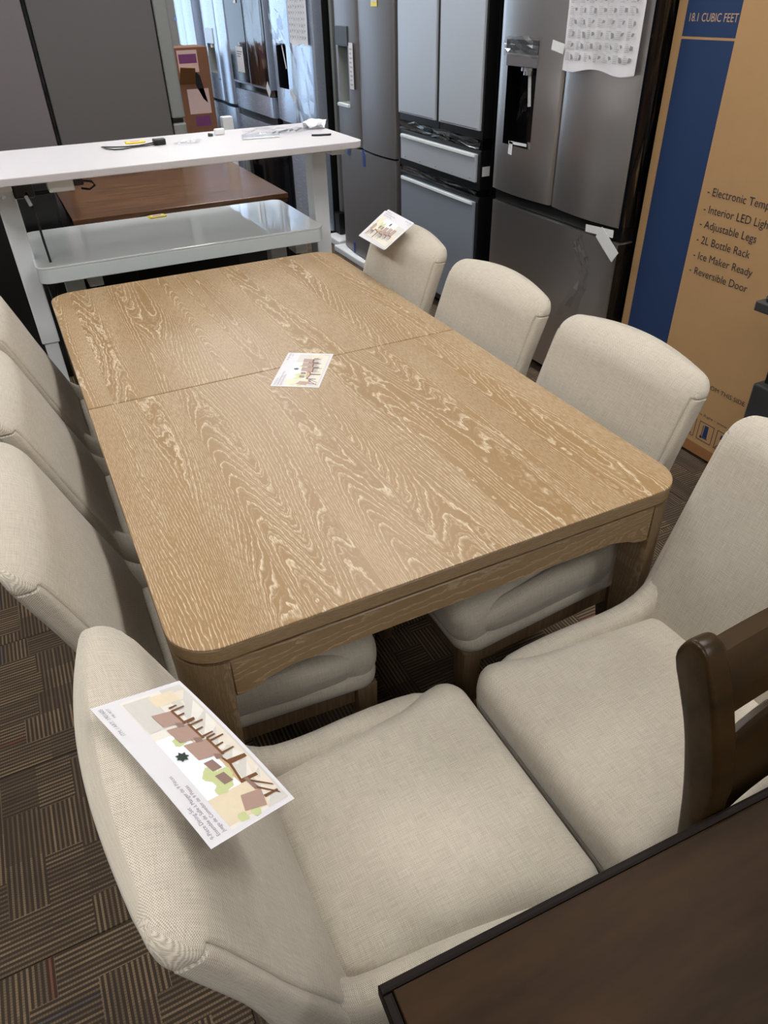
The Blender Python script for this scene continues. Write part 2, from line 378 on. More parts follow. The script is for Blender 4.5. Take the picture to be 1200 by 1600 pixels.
# ------------------------------------------------------------------ oak dining table
TL, TW, TZ = 1.914, 1.067, 0.76
tb = thing('dining_table', 'pale brushed oak rectangular dining table with rounded corners and centre seam', 'table', (0, 0, 0))
rc = 0.080; th_top = 0.032
def half_outline(y0, y1, far):
    pts = []
    x0, x1 = -TW / 2, TW / 2; n = 10
    if far:
        pts = [(x0, y0), (x1, y0)] + [(x1 - rc + rc * math.cos(q), y1 - rc + rc * math.sin(q)) for q in [PI / 2 * k / n for k in range(n + 1)]]
        pts += [(x0 + rc + rc * math.cos(q), y1 - rc + rc * math.sin(q)) for q in [PI / 2 + PI / 2 * k / n for k in range(n + 1)]]
    else:
        pts = [(x1, y1), (x0, y1)] + [(x0 + rc + rc * math.cos(q), y0 + rc + rc * math.sin(q)) for q in [PI + PI / 2 * k / n for k in range(n + 1)]]
        pts += [(x1 - rc + rc * math.cos(q), y0 + rc + rc * math.sin(q)) for q in [1.5 * PI + PI / 2 * k / n for k in range(n + 1)]]
    return pts
SY = -0.01
for far in (0, 1):
    y0, y1 = (SY + 0.0012, TL / 2) if far else (-TL / 2, SY - 0.0012)
    lf = MB().prism(half_outline(y0, y1, far), 2, TZ - 0.004, TZ, 0.0025, 2).build('tabletop_leaf', 'oak_veneer', tb, angle=18)
    MB().prism(half_outline(y0, y1, far), 2, TZ - th_top, TZ - 0.0042, 0.0012, 1).build('edge_band', 'oak_edge' if far else 'oak_edge_cross', lf, angle=18)
# shadow-gap frame under the top
ins = 0.014
MB().prism(rrect(-TW / 2 + ins, TW / 2 - ins, -TL / 2 + ins, TL / 2 - ins, rc, 10), 2, TZ - th_top - 0.008, TZ - th_top).build('underframe', 'oak_leg', tb, angle=40)
zA = TZ - th_top - 0.008; LW = 0.080; g = 0.0015
def leg_poly(sx, sy, zfrac):
    # quarter-round outer corner, square inside, tapering to the foot
    wL = LW * (1 - 0.2 * zfrac); r = 0.077 * (1 - 0.22 * zfrac); X, Y = TW / 2 - g, TL / 2 - g
    pts = [(X - wL, Y - wL), (X, Y - wL)] + [(X - r + r * math.cos(q), Y - r + r * math.sin(q)) for q in [PI / 2 * k / 10 for k in range(11)]] + [(X - wL, Y)]
    pts = [(p[0] * sx, p[1] * sy) for p in pts]
    return pts
for sx in (-1, 1):
    for sy in (-1, 1):
        vs = []; lv = 7
        for k in range(lv):
            zf = k / (lv - 1); vs += [(p[0], p[1], zA * (1 - zf)) for p in leg_poly(sx, sy, zf)]
        n = len(vs) // lv; fs = [tuple(range(n)), tuple(range((lv - 1) * n, lv * n))[::-1]]
        for k in range(lv - 1):
            for i in range(n): fs.append((k * n + i, (k + 1) * n + i, (k + 1) * n + (i + 1) % n, k * n + (i + 1) % n))
        b = bmesh.new(); bv = [b.verts.new(v) for v in vs]
        for f in fs: b.faces.new([bv[i] for i in f])
        bmesh.ops.recalc_face_normals(b, faces=b.faces[:]); MB().bm(b).build('leg', 'oak_leg', tb, angle=35)
def apron_profile(half, zt, zmid, zend):
    L = half; pts = [(-L, zt), (L, zt), (L, zend)]
    cv = [(L - 0.015, zend), (L - 0.035, zend + .004), (L - 0.055, zend + 0.014), (L - 0.075, zmid - .006), (L - 0.10, zmid)]
    return pts + cv + [(-a, b) for a, b in cv[::-1]] + [(-L, zend)]
ap = apron_profile(TW / 2 - LW - g, zA, zA - 0.060, zA - 0.085)
for sy in (-1, 1):
    y = sy * (TL / 2 - 0.0135); MB().prism(ap, 1, y - .011, y + .011, .002, 1).build('apron', 'oak_edge_cross', tb, angle=30)
ap = apron_profile(TL / 2 - LW - g, zA, zA - 0.060, zA - 0.085)
for sx in (-1, 1):
    x = sx * (TW / 2 - 0.0135); MB().prism([(q[0], q[1]) for q in ap], 0, x - .011, x + .011, .002, 1).build('apron', 'oak_edge', tb, angle=30)

# ------------------------------------------------------------------ upholstered chairs
def sm(x, a, b): t = max(0, min(1, (x - a) / (b - a))); return t * t * (3 - 2 * t)
BZ0, BZ1 = 0.42, 0.928
def back_grid():
    """rows of points: each row goes round the section: front left->right, right end, rear, left end"""
    zs_seam = BZ1 - 0.034
    zs = [BZ0 + (zs_seam - 0.012 - BZ0) * k / 20 for k in range(21)] + [zs_seam - .006, zs_seam - .003, zs_seam, zs_seam + .003, zs_seam + .006]
    rt = 0.062; zr = BZ1 - rt
    zs = [z for z in zs if z < zr] + [z for z in zs if z > zs_seam - .007] + [zr + rt * math.sin(PI / 2 * k / 14) for k in range(0, 15)]
    zs = sorted(zs); zs = [z for k, z in enumerate(zs) if k == 0 or z - zs[k - 1] > .0004 or abs(z - zs_seam) < 1e-6]
    rows = []; tops = [(z, math.asin(min(1, (z - zr) / rt)) if z > zr else None) for z in zs]
    path = 0; prev = None
    for z, ph in tops:
        tz = (z - BZ0) / (BZ1 - BZ0)
        wd = 0.235 + 0.002 * sm(z, 0.42, 0.80)
        Rc = 0.028
        if z > BZ1 - Rc: wd -= Rc - math.sqrt(max(0, Rc * Rc - (z - (BZ1 - Rc)) ** 2)) * 1.0 if z < BZ1 - 1e-6 else Rc
        h = 0.044 + 0.007 * math.sin(PI * min(1, tz)) + .006 * (1 - tz); yc = -0.155 - 0.130 * tz - 0.018 * tz * tz
        cph = max(.04, math.cos(ph)) if ph is not None else 1.0
        h = max(h, 0.006); rcn = min(0.017 + 0.012 * (1 - sm(z, .47, .74)), h * 0.98)
        pts = []
        nF = 18; he = 0.024 + 0.024 * (1 - sm(z, .47, .74)); re = min(rcn, he * .98)
        def body(x): return h if True else 0
        # front
        for k in range(nF + 1):
            x = -(wd - re) + 2 * (wd - re) * k / nF; q = abs(x) / wd
            hh = he + (h - he) * math.cos(min(1, q) * PI / 2); pts.append((x, hh, 'f'))
        for k in range(1, 7): a = PI / 2 - PI / 2 * k / 6; pts.append((wd - re + re * math.cos(a), he - re + re * math.sin(a), 'e' if k > 2 else ('s' if k == 2 else 'f')))
        for k in range(1, 3): pts.append((wd, (he - re) * (1 - 2 * k / 3), 'e'))
        for k in range(0, 7): a = -PI / 2 * k / 6; pts.append((wd - re + re * math.cos(a), -(he - re) + re * math.sin(a), 'e' if k < 3 else ('s' if k == 3 else 'r')))
        for k in range(1, nF + 1):
            x = (wd - re) - 2 * (wd - re) * k / nF; q = abs(x) / wd
            hh = he + (h - he) * math.cos(min(1, q) * PI / 2); pts.append((x, -hh, 'r'))
        for k in range(1, 7): a = -PI / 2 - PI / 2 * k / 6; pts.append((-(wd - re) + re * math.cos(a), -(he - re) + re * math.sin(a), 'e' if k > 3 else ('s' if k == 3 else 'r')))
        for k in range(1, 3): pts.append((-wd, -(he - re) * (1 - 2 * k / 3), 'e'))
        for k in range(0, 6): a = PI - PI / 2 * k / 6; pts.append((-(wd - re) + re * math.cos(a), (he - re) + re * math.sin(a), 'e' if k < 4 else ('s' if k == 4 else 'f')))
        row = []
        for x, d, tg in pts:
            hx = he + (h - he) * math.cos(min(1, abs(x) / wd) * PI / 2); cq = cph ** 0.75; d = d * cq - (1 - cq) * hx * .72; below = z < zs_seam + 0.0005; groove = 0.0
            if tg == 's' and below: groove = 0.0045
            if tg == 'e' and abs(z - zs_seam) < 0.0005: groove = 0.0045
            elif tg == 'e' and below: groove = -0.0015
            sx = (1 - groove / 0.23 * (1.0 if abs(x) > wd - re else 0)); dd = d * (1 - groove / max(h, .01) * .6)
            arch = 0.024 * (1 - (x / 0.237) ** 2) * sm(z, 0.7, BZ1)
            row.append((x * sx, yc + 0.16 * x * x + dd, z - 0.024 * sm(z, .7, BZ1) + arch, tg, below))
        rows.append(row)
    return rows
def make_chair():
    ch = thing('upholstered_chair', '', 'chair')
    rows = back_grid(); n = len(rows[0]); nr = len(rows)
    # uv: along the section by length, up by height
    UV = []
    for i, row in enumerate(rows):
        u = 0; prev = None
        for j, p in enumerate(row):
            if prev: u += math.hypot(p[0] - prev[0], p[1] - prev[1])
            prev = p; vv = p[2] if i == 0 else UV[(i - 1) * n + j][1] + math.dist(p[:3], rows[i - 1][j][:3])
            UV.append((u, vv))
        mid = UV[i * n + 9][0]
        for j in range(n): UV[i * n + j] = (UV[i * n + j][0] - mid, UV[i * n + j][1])
    main = MB(); sides = {1: MB(), -1: MB()}
    main.uv = list(UV); main.v = [p[:3] for r in rows for p in r]
    for sgn in (1, -1): sides[sgn].v = list(main.v); sides[sgn].uv = list(UV)
    for i in range(nr - 1):
        for j in range(n):
            j2 = (j + 1) % n; fc = (i * n + j, i * n + j2, (i + 1) * n + j2, (i + 1) * n + j)
            a, b = rows[i][j], rows[i][j2]
            endy = (a[3] in 'es' and b[3] in 'es') and rows[i + 1][j][4]
            tgt = sides[1 if a[0] > 0 else -1] if endy else main
            tgt.f.append(fc); tgt.mi.append(0)
    # close the top by joining front and rear
    o = (nr - 1) * n; nF = 18
    a = list(range(0, nF + 1)); allj = list(range(n))
    half = n // 2
    seq1 = allj[0:nF + 1 + 8]; 
    for j in range(-7, 25):
        q = tuple(o + (i % n) for i in (j, j + 1, 50 - j, 51 - j)); main.f.append(q); main.mi.append(0)
    main.f.append(tuple(allj[::-1])); main.mi.append(0)
    bk = main.build('backrest', 'woven_fabric', ch, smooth=True)
    for sgn in (1, -1):
        s = sides[sgn]; used = sorted({i for f in s.f for i in f}); mp = {q: k for k, q in enumerate(used)}
        s.v = [s.v[q] for q in used]; s.uv = [s.uv[q] for q in used]; s.f = [tuple(mp[i] for i in f) for f in s.f]
        s.build('side_panel', 'woven_fabric', bk, smooth=True)
    # seat cushion: rings up the side, over the rolled edge, across the crowned top
    def ring_loft(outline, rings, name, uvs=1.0):
        mb = MB(); mb.uv = []; N = 0; zt = max(r_[1] for r_ in rings)
        for ins_, z, crown in rings:
            pts = outline(ins_); N = len(pts)
            for x, y in pts: mb.v.append((x, y, z + crown * (1 - (x / .25) ** 2) * (1 - ((y - .06) / .26) ** 2))); e = zt - z; mb.uv.append((x + math.copysign(e, x), y) if abs(x) / .22 > abs(y - .06) / .225 else (x, y + math.copysign(e, y - .06)))
        for i in range(len(rings) - 1):
            for k in range(N): mb.f.append((i * N + k, i * N + (k + 1) % N, (i + 1) * N + (k + 1) % N, (i + 1) * N + k)); mb.mi.append(0)
        mb.f.append(tuple(range(N))[::-1]); mb.f.append(tuple((len(rings) - 1) * N + k for k in range(N))); mb.mi += [0, 0]
        return mb
    def seat_outline(wf, wb_, yf, yb, r, flare=0.0):
        def fn(i):
            pts = []; rr = max(r - i, 0.012); n = 9
            for cx, cy, a in ((wf, yf, 0), (-wf, yf, 90), (-wb_, yb, 180), (wb_, yb, 270)):
                sx = 1 if cx > 0 else -1; s_y = 1 if cy > yb else -1
                X = cx - sx * i - sx * rr; Y = cy - s_y * i - s_y * rr
                for k in range(n + 1): q = math.radians(a + 90 * k / n); pts.append((X + rr * math.cos(q), Y + rr * math.sin(q)))
            # refine the straight runs
            out = []
            for k in range(len(pts)):
                p, q = pts[k], pts[(k + 1) % len(pts)]; L = math.dist(p, q); m = 24 if (k + 1) % (n + 1) == 0 else 1
                for t in range(m): out.append((p[0] + (q[0] - p[0]) * t / m, p[1] + (q[1] - p[1]) * t / m))
            return [(p[0] * (1 + flare * sm(p[1], .15, .25)), p[1]) for p in out]
        return fn
    er = 0.042
    rings = [(0.014, 0.395, 0), (0.004, 0.402, 0), (0.0, 0.415, 0), (-0.001, 0.43, 0), (0, 0.447, 0)]
    rings += [(er * (1 - math.cos(q)), 0.447 + er * math.sin(q), 0.014 * (k / 6)) for k, q in [(k, PI / 2 * k / 6) for k in range(1, 7)]]
    rings += [(i_, 0.489, 0.016) for i_ in (0.055, 0.075, 0.10, 0.13, 0.16, 0.178)]
    ring_loft(seat_outline(0.222, 0.190, 0.303, -0.165, 0.048, 0.085), rings, 'c').build('seat_cushion', 'woven_fabric', ch, smooth=True)
    # border under the cushion
    rings = [(0.012, 0.368, 0), (0.002, 0.374, 0), (0, 0.388, 0), (0.003, 0.402, 0), (0.016, 0.409, 0)]
    ring_loft(seat_outline(0.248, 0.216, 0.297, -0.20, 0.05), rings, 'b').build('seat_border', 'woven_fabric', ch, smooth=True)
    # side rims that rise from the front corners into the back
    for sgn in (1, -1):
        path = [((0.222, 0.243, 0.437), 0.004, 0.006), ((0.222, 0.238, 0.437), 0.013, 0.018), ((0.222, 0.228, 0.438), 0.019, 0.026), ((0.222, 0.208, 0.440), 0.024, 0.033), ((0.221, 0.17, 0.443), 0.026, 0.038), ((0.218, 0.11, 0.447), 0.028, 0.042),
                ((0.213, 0.05, 0.451), 0.029, 0.045), ((0.208, -0.01, 0.453), 0.030, 0.047), ((0.206, -0.05, 0.456), 0.030, 0.049), ((0.205, -0.085, 0.460), 0.030, 0.052),
                ((0.205, -0.112, 0.468), 0.030, 0.056), ((0.204, -0.130, 0.478), 0.031, 0.062), ((0.204, -0.146, 0.490), 0.030, 0.070), ((0.204, -0.162, 0.503), 0.028, 0.074), ((0.205, -0.178, 0.512), 0.020, 0.06)]
        mb = MB(); mb.uv = []; n = 18; acc = 0
        for i, (p, rw, rh) in enumerate(path):
            p = Vector(p); a = Vector(path[max(0, i - 1)][0]); b = Vector(path[min(len(path) - 1, i + 1)][0]); t = (b - a).normalized()
            sd = Vector((1, 0, 0)); up = Vector((0, 0, 1))
            if i: acc += (p - Vector(path[i - 1][0])).length
            for k in range(n):
                q = 2 * PI * k / n; cq, sq = math.cos(q), math.sin(q)
                e = 0.75; cx = math.copysign(abs(cq) ** e, cq); sx_ = math.copysign(abs(sq) ** e, sq)
                v = p + sd * (cx * rw) + up * (sx_ * rh); mb.v.append((v.x * sgn, v.y, v.z)); mb.uv.append((acc, q * 0.035))
        m_ = len(path)
        for i in range(m_ - 1):
            for k in range(n):
                f = (i * n + k, i * n + (k + 1) % n, (i + 1) * n + (k + 1) % n, (i + 1) * n + k); mb.f.append(f if sgn > 0 else f[::-1]); mb.mi.append(0)
        mb.f.append(tuple(range(n))); mb.f.append(tuple((m_ - 1) * n + k for k in range(n))); mb.mi += [0, 0]
        mb.build('side_rim', 'woven_fabric', ch, smooth=True)
    # wooden frame and legs
    fr = MB()
    fr.box(-.19, .19, .255, .278, .315, .366, .003); fr.box(-.17, .17, -.19, -.168, .315, .366, .003)
    for sx in (-1, 1): fr.prism([(sx * .183, -.17), (sx * .205, -.17), (sx * .228, .235), (sx * .206, .235)], 2, .315, .366, .002, 1)
    fr.build('seat_frame', 'chair_leg_wood', ch)
    for sx in (-1, 1):
        for fy in (1, 0):
            mb = MB(); x, y = (sx * .216, .262) if fy else (sx * .190, -.182); dx, dy = (sx * .004, .006) if fy else (sx * .01, -.075)
            vs = []
            for k in range(7):
                t = k / 6; a = .025 - .008 * t; z = .370 * (1 - t); ox = x + dx * t; oy = y + dy * t * t
                vs += [(ox - a, oy - a, z), (ox + a, oy - a, z), (ox + a, oy + a, z), (ox - a, oy + a, z)]
            fs = [(0, 1, 2, 3), (27, 26, 25, 24)] + [(k * 4 + i, (k + 1) * 4 + i, (k + 1) * 4 + (i + 1) % 4, k * 4 + (i + 1) % 4) for k in range(6) for i in range(4)]
            b = bmesh.new(); bv = [b.verts.new(v) for v in vs]
            for f in fs: b.faces.new([bv[i] for i in f])
            bmesh.ops.recalc_face_normals(b, faces=b.faces[:])
            bmesh.ops.bevel(b, geom=[e for e in b.edges if len(e.link_faces) == 2 and e.calc_face_angle(0) > .7], offset=.006, segments=2, profile=.5, affect='EDGES')
            mb.bm(b).build('leg', 'chair_leg_wood', ch, angle=35)
    return ch
chair = make_chair()
LX, RX = -0.42, 0.36
spots = [  # x, y, facing (degrees about z), label
    (-0.325, -1.203, -90, 'beige fabric dining chair in front, a large leaflet lying on its back'),
    (0.311, -1.207, 90, 'beige fabric dining chair facing left, seat beside the dark brown wooden chair'),
    (LX, -0.588, -90, 'beige fabric dining chair on the table\'s left side, nearest of the three'),
    (LX, -0.05, -90, 'beige fabric dining chair on the table\'s left side, middle of the three'),
    (LX, 0.49, -90, 'beige fabric dining chair on the table\'s left side, farthest, by the white desk leg'),
    (RX, -0.612, 90, 'beige fabric dining chair on the table\'s right side, nearest to the kraft appliance carton'),
    (RX, -0.06, 90, 'beige fabric dining chair on the table\'s right side, middle of the three'),
    (RX, 0.492, 90, 'beige fabric dining chair on the table\'s right side with leaflets on its top corner'),
]
for i, (x, y, a, lb) in enumerate(spots):
    c = chair if i == 0 else copy_tree(chair)
    c.location = (x, y, 0); c.rotation_euler.z = math.radians(a); c['label'] = lb; c['group'] = 'beige upholstered dining chairs'

# ------------------------------------------------------------------ dark table and dark chair in the foreground
DZ = 0.76
dt = thing('dark_dining_table', 'dark espresso wooden table with a ridged edge, corner in the foreground', 'table', (0.45, -2.05, 0))
dA = on_z(590, 1536, DZ); dB = on_z(1200, 1226, DZ); dd = (dB - dA).normalized(); dn = Vector((dd.y, -dd.x, 0))
if dn.y > 0: dn = -dn
def dp(u, v): q = dA + dd * u + dn * v; return (q.x, q.y)
def quadp(u0, u1, v0, v1): return [dp(u0, v0), dp(u1, v0), dp(u1, v1), dp(u0, v1)]
MB().prism(quadp(0.012, 1.20, 0.012, 0.95), 2, DZ - .03, DZ, .003, 2).build('tabletop', 'espresso_wood', dt)
eb = MB()
for q in (quadp(0, 1.212, 0, .0115), quadp(0, 1.212, .9505, .962), quadp(0, .0115, .0116, .9504), quadp(1.2005, 1.212, .0116, .9504)): eb.prism(q, 2, DZ - .034, DZ - .003, .004, 2)
eb.build('edge_moulding', 'espresso_edge', dt)
for u0, u1, v0, v1 in ((.09, 1.12, .09, .11), (.09, 1.12, .85, .87), (.09, .11, .11, .85), (1.10, 1.12, .11, .85)): MB().prism(quadp(u0, u1, v0, v1), 2, DZ - .12, DZ - .034, .002, 1).build('apron', 'espresso_rail', dt)
for u in (.07, 1.07):
    for v in (.07, .81): MB().prism(quadp(u, u + .07, v, v + .07), 2, 0, DZ - .032, .004, 1).build('leg', 'espresso_rail', dt)

dc = thing('dark_wooden_chair', 'dark brown wooden ladder-back chair pushed up to the dark table', 'chair', (0.22, -1.6, 0))
rear = [(-1.400, .935), (-1.419, .894), (-1.437, .855), (-1.452, .809), (-1.470, .735), (-1.486, .62), (-1.490, .45), (-1.475, .2), (-1.44, 0)]
front = [(-1.48, 0), (-1.52, .2), (-1.538, .45), (-1.536, .62), (-1.512, .735), (-1.508, .80), (-1.490, .862), (-1.470, .914), (-1.450, .955)]
top = [(-1.440, .970), (-1.428, .978), (-1.415, .977), (-1.405, .964)]
prof = rear[::-1] + []
def spline(P, n=4):
    out = []
    for i in range(len(P) - 1):
        p0, p1, p2, p3 = P[max(i - 1, 0)], P[i], P[i + 1], P[min(i + 2, len(P) - 1)]
        for k in range(n):
            t = k / n; out.append(tuple(.5 * (2 * p1[j] + (p2[j] - p0[j]) * t + (2 * p0[j] - 5 * p1[j] + 4 * p2[j] - p3[j]) * t * t + (3 * p1[j] - p0[j] - 3 * p2[j] + p3[j]) * t ** 3) for j in (0, 1)))
    return out + [P[-1]]
outline = spline(front + top + rear, 3)
CW = 0.44; ST = 0.036
for x0 in (0.0, CW - ST): MB().prism(outline, 0, x0, x0 + ST, .007, 3).build('stile', 'espresso_rail', dc, angle=35)
def arc_rail(name, y0, z0, z1, ty, ybow, ctop, lean):
    n = 14; vs = []; fs = []
    for k in range(n + 1):
        t = k / n; x = ST + (CW - 2 * ST) * t; bow = 4 * t * (1 - t)
        for (dy, z) in ((0, z0), (0, z1 - .008), (.006, z1), (ty - .006, z1), (ty, z1 - .008), (ty, z0)):
            zz = z + (ctop * bow if z > (z0 + z1) / 2 else ctop * .6 * bow); vs.append((x, y0 + dy + ybow * bow + lean * (z - z0), zz))
    for k in range(n):
        for i in range(6): fs.append((k * 6 + i, (k + 1) * 6 + i, (k + 1) * 6 + (i + 1) % 6, k * 6 + (i + 1) % 6))
    fs += [tuple(range(6)), tuple(n * 6 + i for i in range(6))]
    b = bmesh.new(); bv = [b.verts.new(v) for v in vs]
    for f in fs: b.faces.new([bv[i] for i in f])
    bmesh.ops.recalc_face_normals(b, faces=b.faces[:]); return MB().bm(b).build(name, 'espresso_rail', dc, angle=40)
arc_rail('top_rail', -1.470, .885, .962, .034, .008, .0, .35)
arc_rail('back_slat', -1.498, .665, .790, .018, .020, .022, .2)
arc_rail('back_slat', -1.505, .50, .58, .018, .018, .012, .1)
MB().prism(rrect(-.0, CW, -1.93, -1.50, .03, 4), 2, .435, .46, .006, 2).build('seat', 'espresso_wood', dc)
for x0 in (.005, CW - .045): MB().box(x0, x0 + .04, -1.92, -1.88, 0, .435, .004).build('leg', 'espresso_rail', dc)
for x0 in (.012, CW - .034): MB().box(x0, x0 + .022, -1.88, -1.50, .37, .435, .002).build('side_rail', 'espresso_rail', dc)
MB().box(.045, CW - .045, -1.915, -1.893, .37, .435, .002).build('front_rail', 'espresso_rail', dc)

# ------------------------------------------------------------------ white standing desk, glass desk, walnut table
WZ = 1.10
wd_ = thing('standing_desk', 'tall white standing desk raised high behind the oak table', 'desk', (0.07, 1.52, 0))
MB().prism(rrect(-0.68, 0.815, 1.195, 1.825, .04, 6), 2, WZ - .026, WZ, .003, 2).build('desktop', 'white_laminate', wd_, angle=18)
for x in (-.575, .72):
    c = MB().box(x - .036, x + .036, 1.475, 1.565, .40, WZ - .05, .006).build('column', 'white_paint', wd_)
    MB().box(x - .028, x + .028, 1.482, 1.558, .02, .41, .005).build('inner_tube', 'white_paint', c)
    MB().lathe([(.004, 0), (.004, .003)], 10, (0, 0, 0)).build('screw', 'charcoal_plastic', c).matrix_local = Matrix.Translation((x + .005 - .07, 1.4745 - 1.52, .425)) @ Matrix.Rotation(PI / 2, 4, 'X')
    MB().box(x - .035, x + .035, 1.20, 1.83, 0, .025, .006).build('foot', 'white_paint', wd_)
    MB().box(x - .03, x + .03, 1.25, 1.78, WZ - .052, WZ - .027, .003).build('top_bracket', 'white_paint', wd_)
for y in (1.45, 1.57): MB().box(-.575, .72, y - .02, y + .02, WZ - .065, WZ - .036, .003).build('cross_beam', 'charcoal_plastic', wd_)
cb = MB().box(-.425, -.335, 1.27, 1.36, WZ - .075, WZ - .027, .004).build('control_box', 'white_paint', wd_)
MB().tube([(-.335, 1.30, WZ - .045), (-.30, 1.29, WZ - .05), (-.27, 1.29, WZ - .055), (-.26, 1.30, WZ - .07), (-.28, 1.31, WZ - .085), (-.31, 1.31, WZ - .078)], .004, 6).build('wire_loop', 'black_plastic', cb, smooth=True)
MB().box(-.335, -.30, 1.275, 1.33, WZ - .062, WZ - .03, .003).build('connector', 'black_plastic', cb)
mo = MB().box(-.545, -.47, 1.46, 1.56, WZ - .12, WZ - .052, .008).build('motor', 'black_plastic', wd_)
MB().tube([(-.50, 1.46, WZ - .10), (-.49, 1.43, WZ - .16), (-.488, 1.42, .82), (-.485, 1.40, .72), (-.50, 1.39, .62), (-.515, 1.42, .58), (-.52, 1.46, .66)], .005, 6).build('cable', 'black_plastic', mo, smooth=True)
MB().tube([(-.505, 1.40, WZ - .10), (-.497, 1.38, WZ - .13)], .007, 8).build('latch_lever', 'grey_paint', wd_)
MB().tube([(-.60, 1.30, WZ - .055), (-.58, 1.26, WZ - .07)], .007, 8).build('latch_lever', 'grey_paint', wd_)

gd = thing('glass_top_desk', 'low white desk with a glossy pale glass top under the standing desk', 'desk', (0.06, 1.65, 0))
MB().prism(rrect(-.548, .672, 1.335, 1.955, .045, 6), 2, .742, .750, .002, 2).build('glass_top', 'glass_white', gd, angle=18)
MB().prism(rrect(-.546, .670, 1.337, 1.953, .045, 6), 2, .685, .7415, .003, 2).build('top_frame', 'grey_paint', gd, angle=18)
for x in (-.41, .53):
    c = MB().box(x - .04, x + .04, 1.60, 1.67, .34, .685, .005).build('column', 'grey_paint', gd)
    MB().box(x - .032, x + .032, 1.607, 1.663, .02, .36, .004).build('inner_tube', 'grey_paint', c)
    MB().box(x - .04, x + .04, 1.36, 1.92, 0, .025, .005).build('foot', 'grey_paint', gd)
    MB().box(x + .05, x + .11, 1.50, 1.60, .60, .685, .004).build('motor_housing', 'grey_paint', gd)
MB().box(-.37, .49, 1.615, 1.655, .64, .68, .003).build('cross_beam', 'charcoal_plastic', gd)
MB().box(-.10, .42, 1.93, 1.945, .42, .68, .003).build('modesty_panel', 'black_plastic', gd)

wt = thing('walnut_table', 'walnut table top on a black base behind the white desks', 'table', (0.22, 2.62, 0))
MB().box(-.325, .762, 2.06, 3.15, .722, .75, .003).build('tabletop', 'walnut', wt)
MB().box(-.320, .757, 2.065, 3.145, .705, .722).build('edge_band', 'walnut_edge', wt)
for x in (-.29, .69): MB().box(x, x + .04, 2.10, 3.1, 0, .705, .004).build('side_panel', 'black_plastic', wt)
MB().box(-.25, .69, 2.12, 2.14, 0, .705, .002).build('front_panel', 'black_plastic', wt)
MB().box(-.25, .69, 3.06, 3.08, .2, .705, .002).build('back_panel', 'black_plastic', wt)

# black things half hidden around the desks
bc = thing('black_cabinet', 'black cabinet behind the left leg of the white desk', 'cabinet', (-1.06, 2.5, 0))
MB().box(-1.75, -.37, 2.04, 3.0, 0, .90, .006).build('body', 'black_plastic', bc); MB().box(-1.77, -.355, 2.02, 3.02, .90, .93, .004).build('top', 'black_plastic', bc)
for k in range(3):
    d = MB().box(-1.74 + k * .455, -1.295 + k * .455, 2.022, 2.04, .05, .885, .003).build('door', 'black_plastic', bc)
    MB().tube([(-1.33 + k * .455, 2.010, .42), (-1.33 + k * .455, 2.010, .56)], .005, 8).build('handle', 'charcoal_plastic', d)
br = thing('black_bin', 'rounded black bin standing right of the walnut table', 'bin', (.98, 3.02, 0))
MB().prism(rrect(.86, 1.12, 2.90, 3.18, .06, 6), 2, 0, .80, .03, 4).build('body', 'black_gloss', br, angle=40); MB().prism(rrect(.85, 1.13, 2.89, 3.19, .06, 6), 2, .80, .83, .012, 3).build('rim', 'black_plastic', br, angle=40)
ps = thing('white_post', 'narrow white post beside the rounded black bin', 'post', (.84, 3.30, 0))
MB().box(.78, .85, 3.24, 3.30, .02, .98, .006).build('column', 'white_paint', ps); MB().box(.74, .89, 3.18, 3.36, 0, .02, .003).build('base', 'white_paint', ps)

# ------------------------------------------------------------------ refrigerators along the right wall
def door(name, mat, parent, y0, y1, z0, z1, xf, dep, bulge=0.0, hole=None, r=0.012, edge=None):
    """a slab facing -X with a gently bowed front and rounded vertical edges; hole = (ya, yb, za, zb)"""
    ys = [y0 + r * (1 - math.cos(PI / 2 * k / 4)) for k in range(5)]; xs = [r * (1 - math.sin(PI / 2 * k / 4)) for k in range(5)]
    mid = [y0 + r + (y1 - y0 - 2 * r) * k / 14 for k in range(1, 14)]
    if hole: mid = sorted([q for q in mid if abs(q - hole[0]) > .008 and abs(q - hole[1]) > .008] + [hole[0], hole[1]])
    Y = ys + mid + [y1 - (q - y0) for q in ys[::-1]]; Xr = xs + [0] * len(mid) + xs[::-1]
    yc, hw = (y0 + y1) / 2, (y1 - y0) / 2
    def fx(y): return bulge * ((y - yc) / hw) ** 2
    P = [(xf + a + fx(b), b) for a, b in zip(Xr, Y)]
    zs = [z0, z1] if not hole else [z0, hole[2], hole[3], z1]
    mb = MB(); n = len(P); xb = xf + dep
    vs = [(p[0], p[1], z) for z in zs for p in P]; fs = []
    for j in range(len(zs) - 1):
        for i in range(n - 1):
            if hole and j == 1 and P[i][1] >= hole[0] - 1e-6 and P[i + 1][1] <= hole[1] + 1e-6: continue
            fs.append((j * n + i, (j + 1) * n + i, (j + 1) * n + i + 1, j * n + i + 1))
    o = len(vs); vs += [(xb, y0, z0), (xb, y1, z0), (xb, y0, z1), (xb, y1, z1)]
    t = (len(zs) - 1) * n
    fs.append((o, o + 1, o + 3, o + 2)); fs.append(tuple(range(n)) + (o + 1, o)); fs.append(tuple(t + i for i in range(n))[::-1] + (o + 2, o + 3))
    fs.append((o, o + 2) + tuple(j * n for j in range(len(zs) - 1, -1, -1))); fs.append((o + 3, o + 1) + tuple(j * n + n - 1 for j in range(len(zs))))
    mb.add(vs, fs); d = mb.build(name, mat, parent, angle=35)
    return d, (lambda y: xf + fx(y))
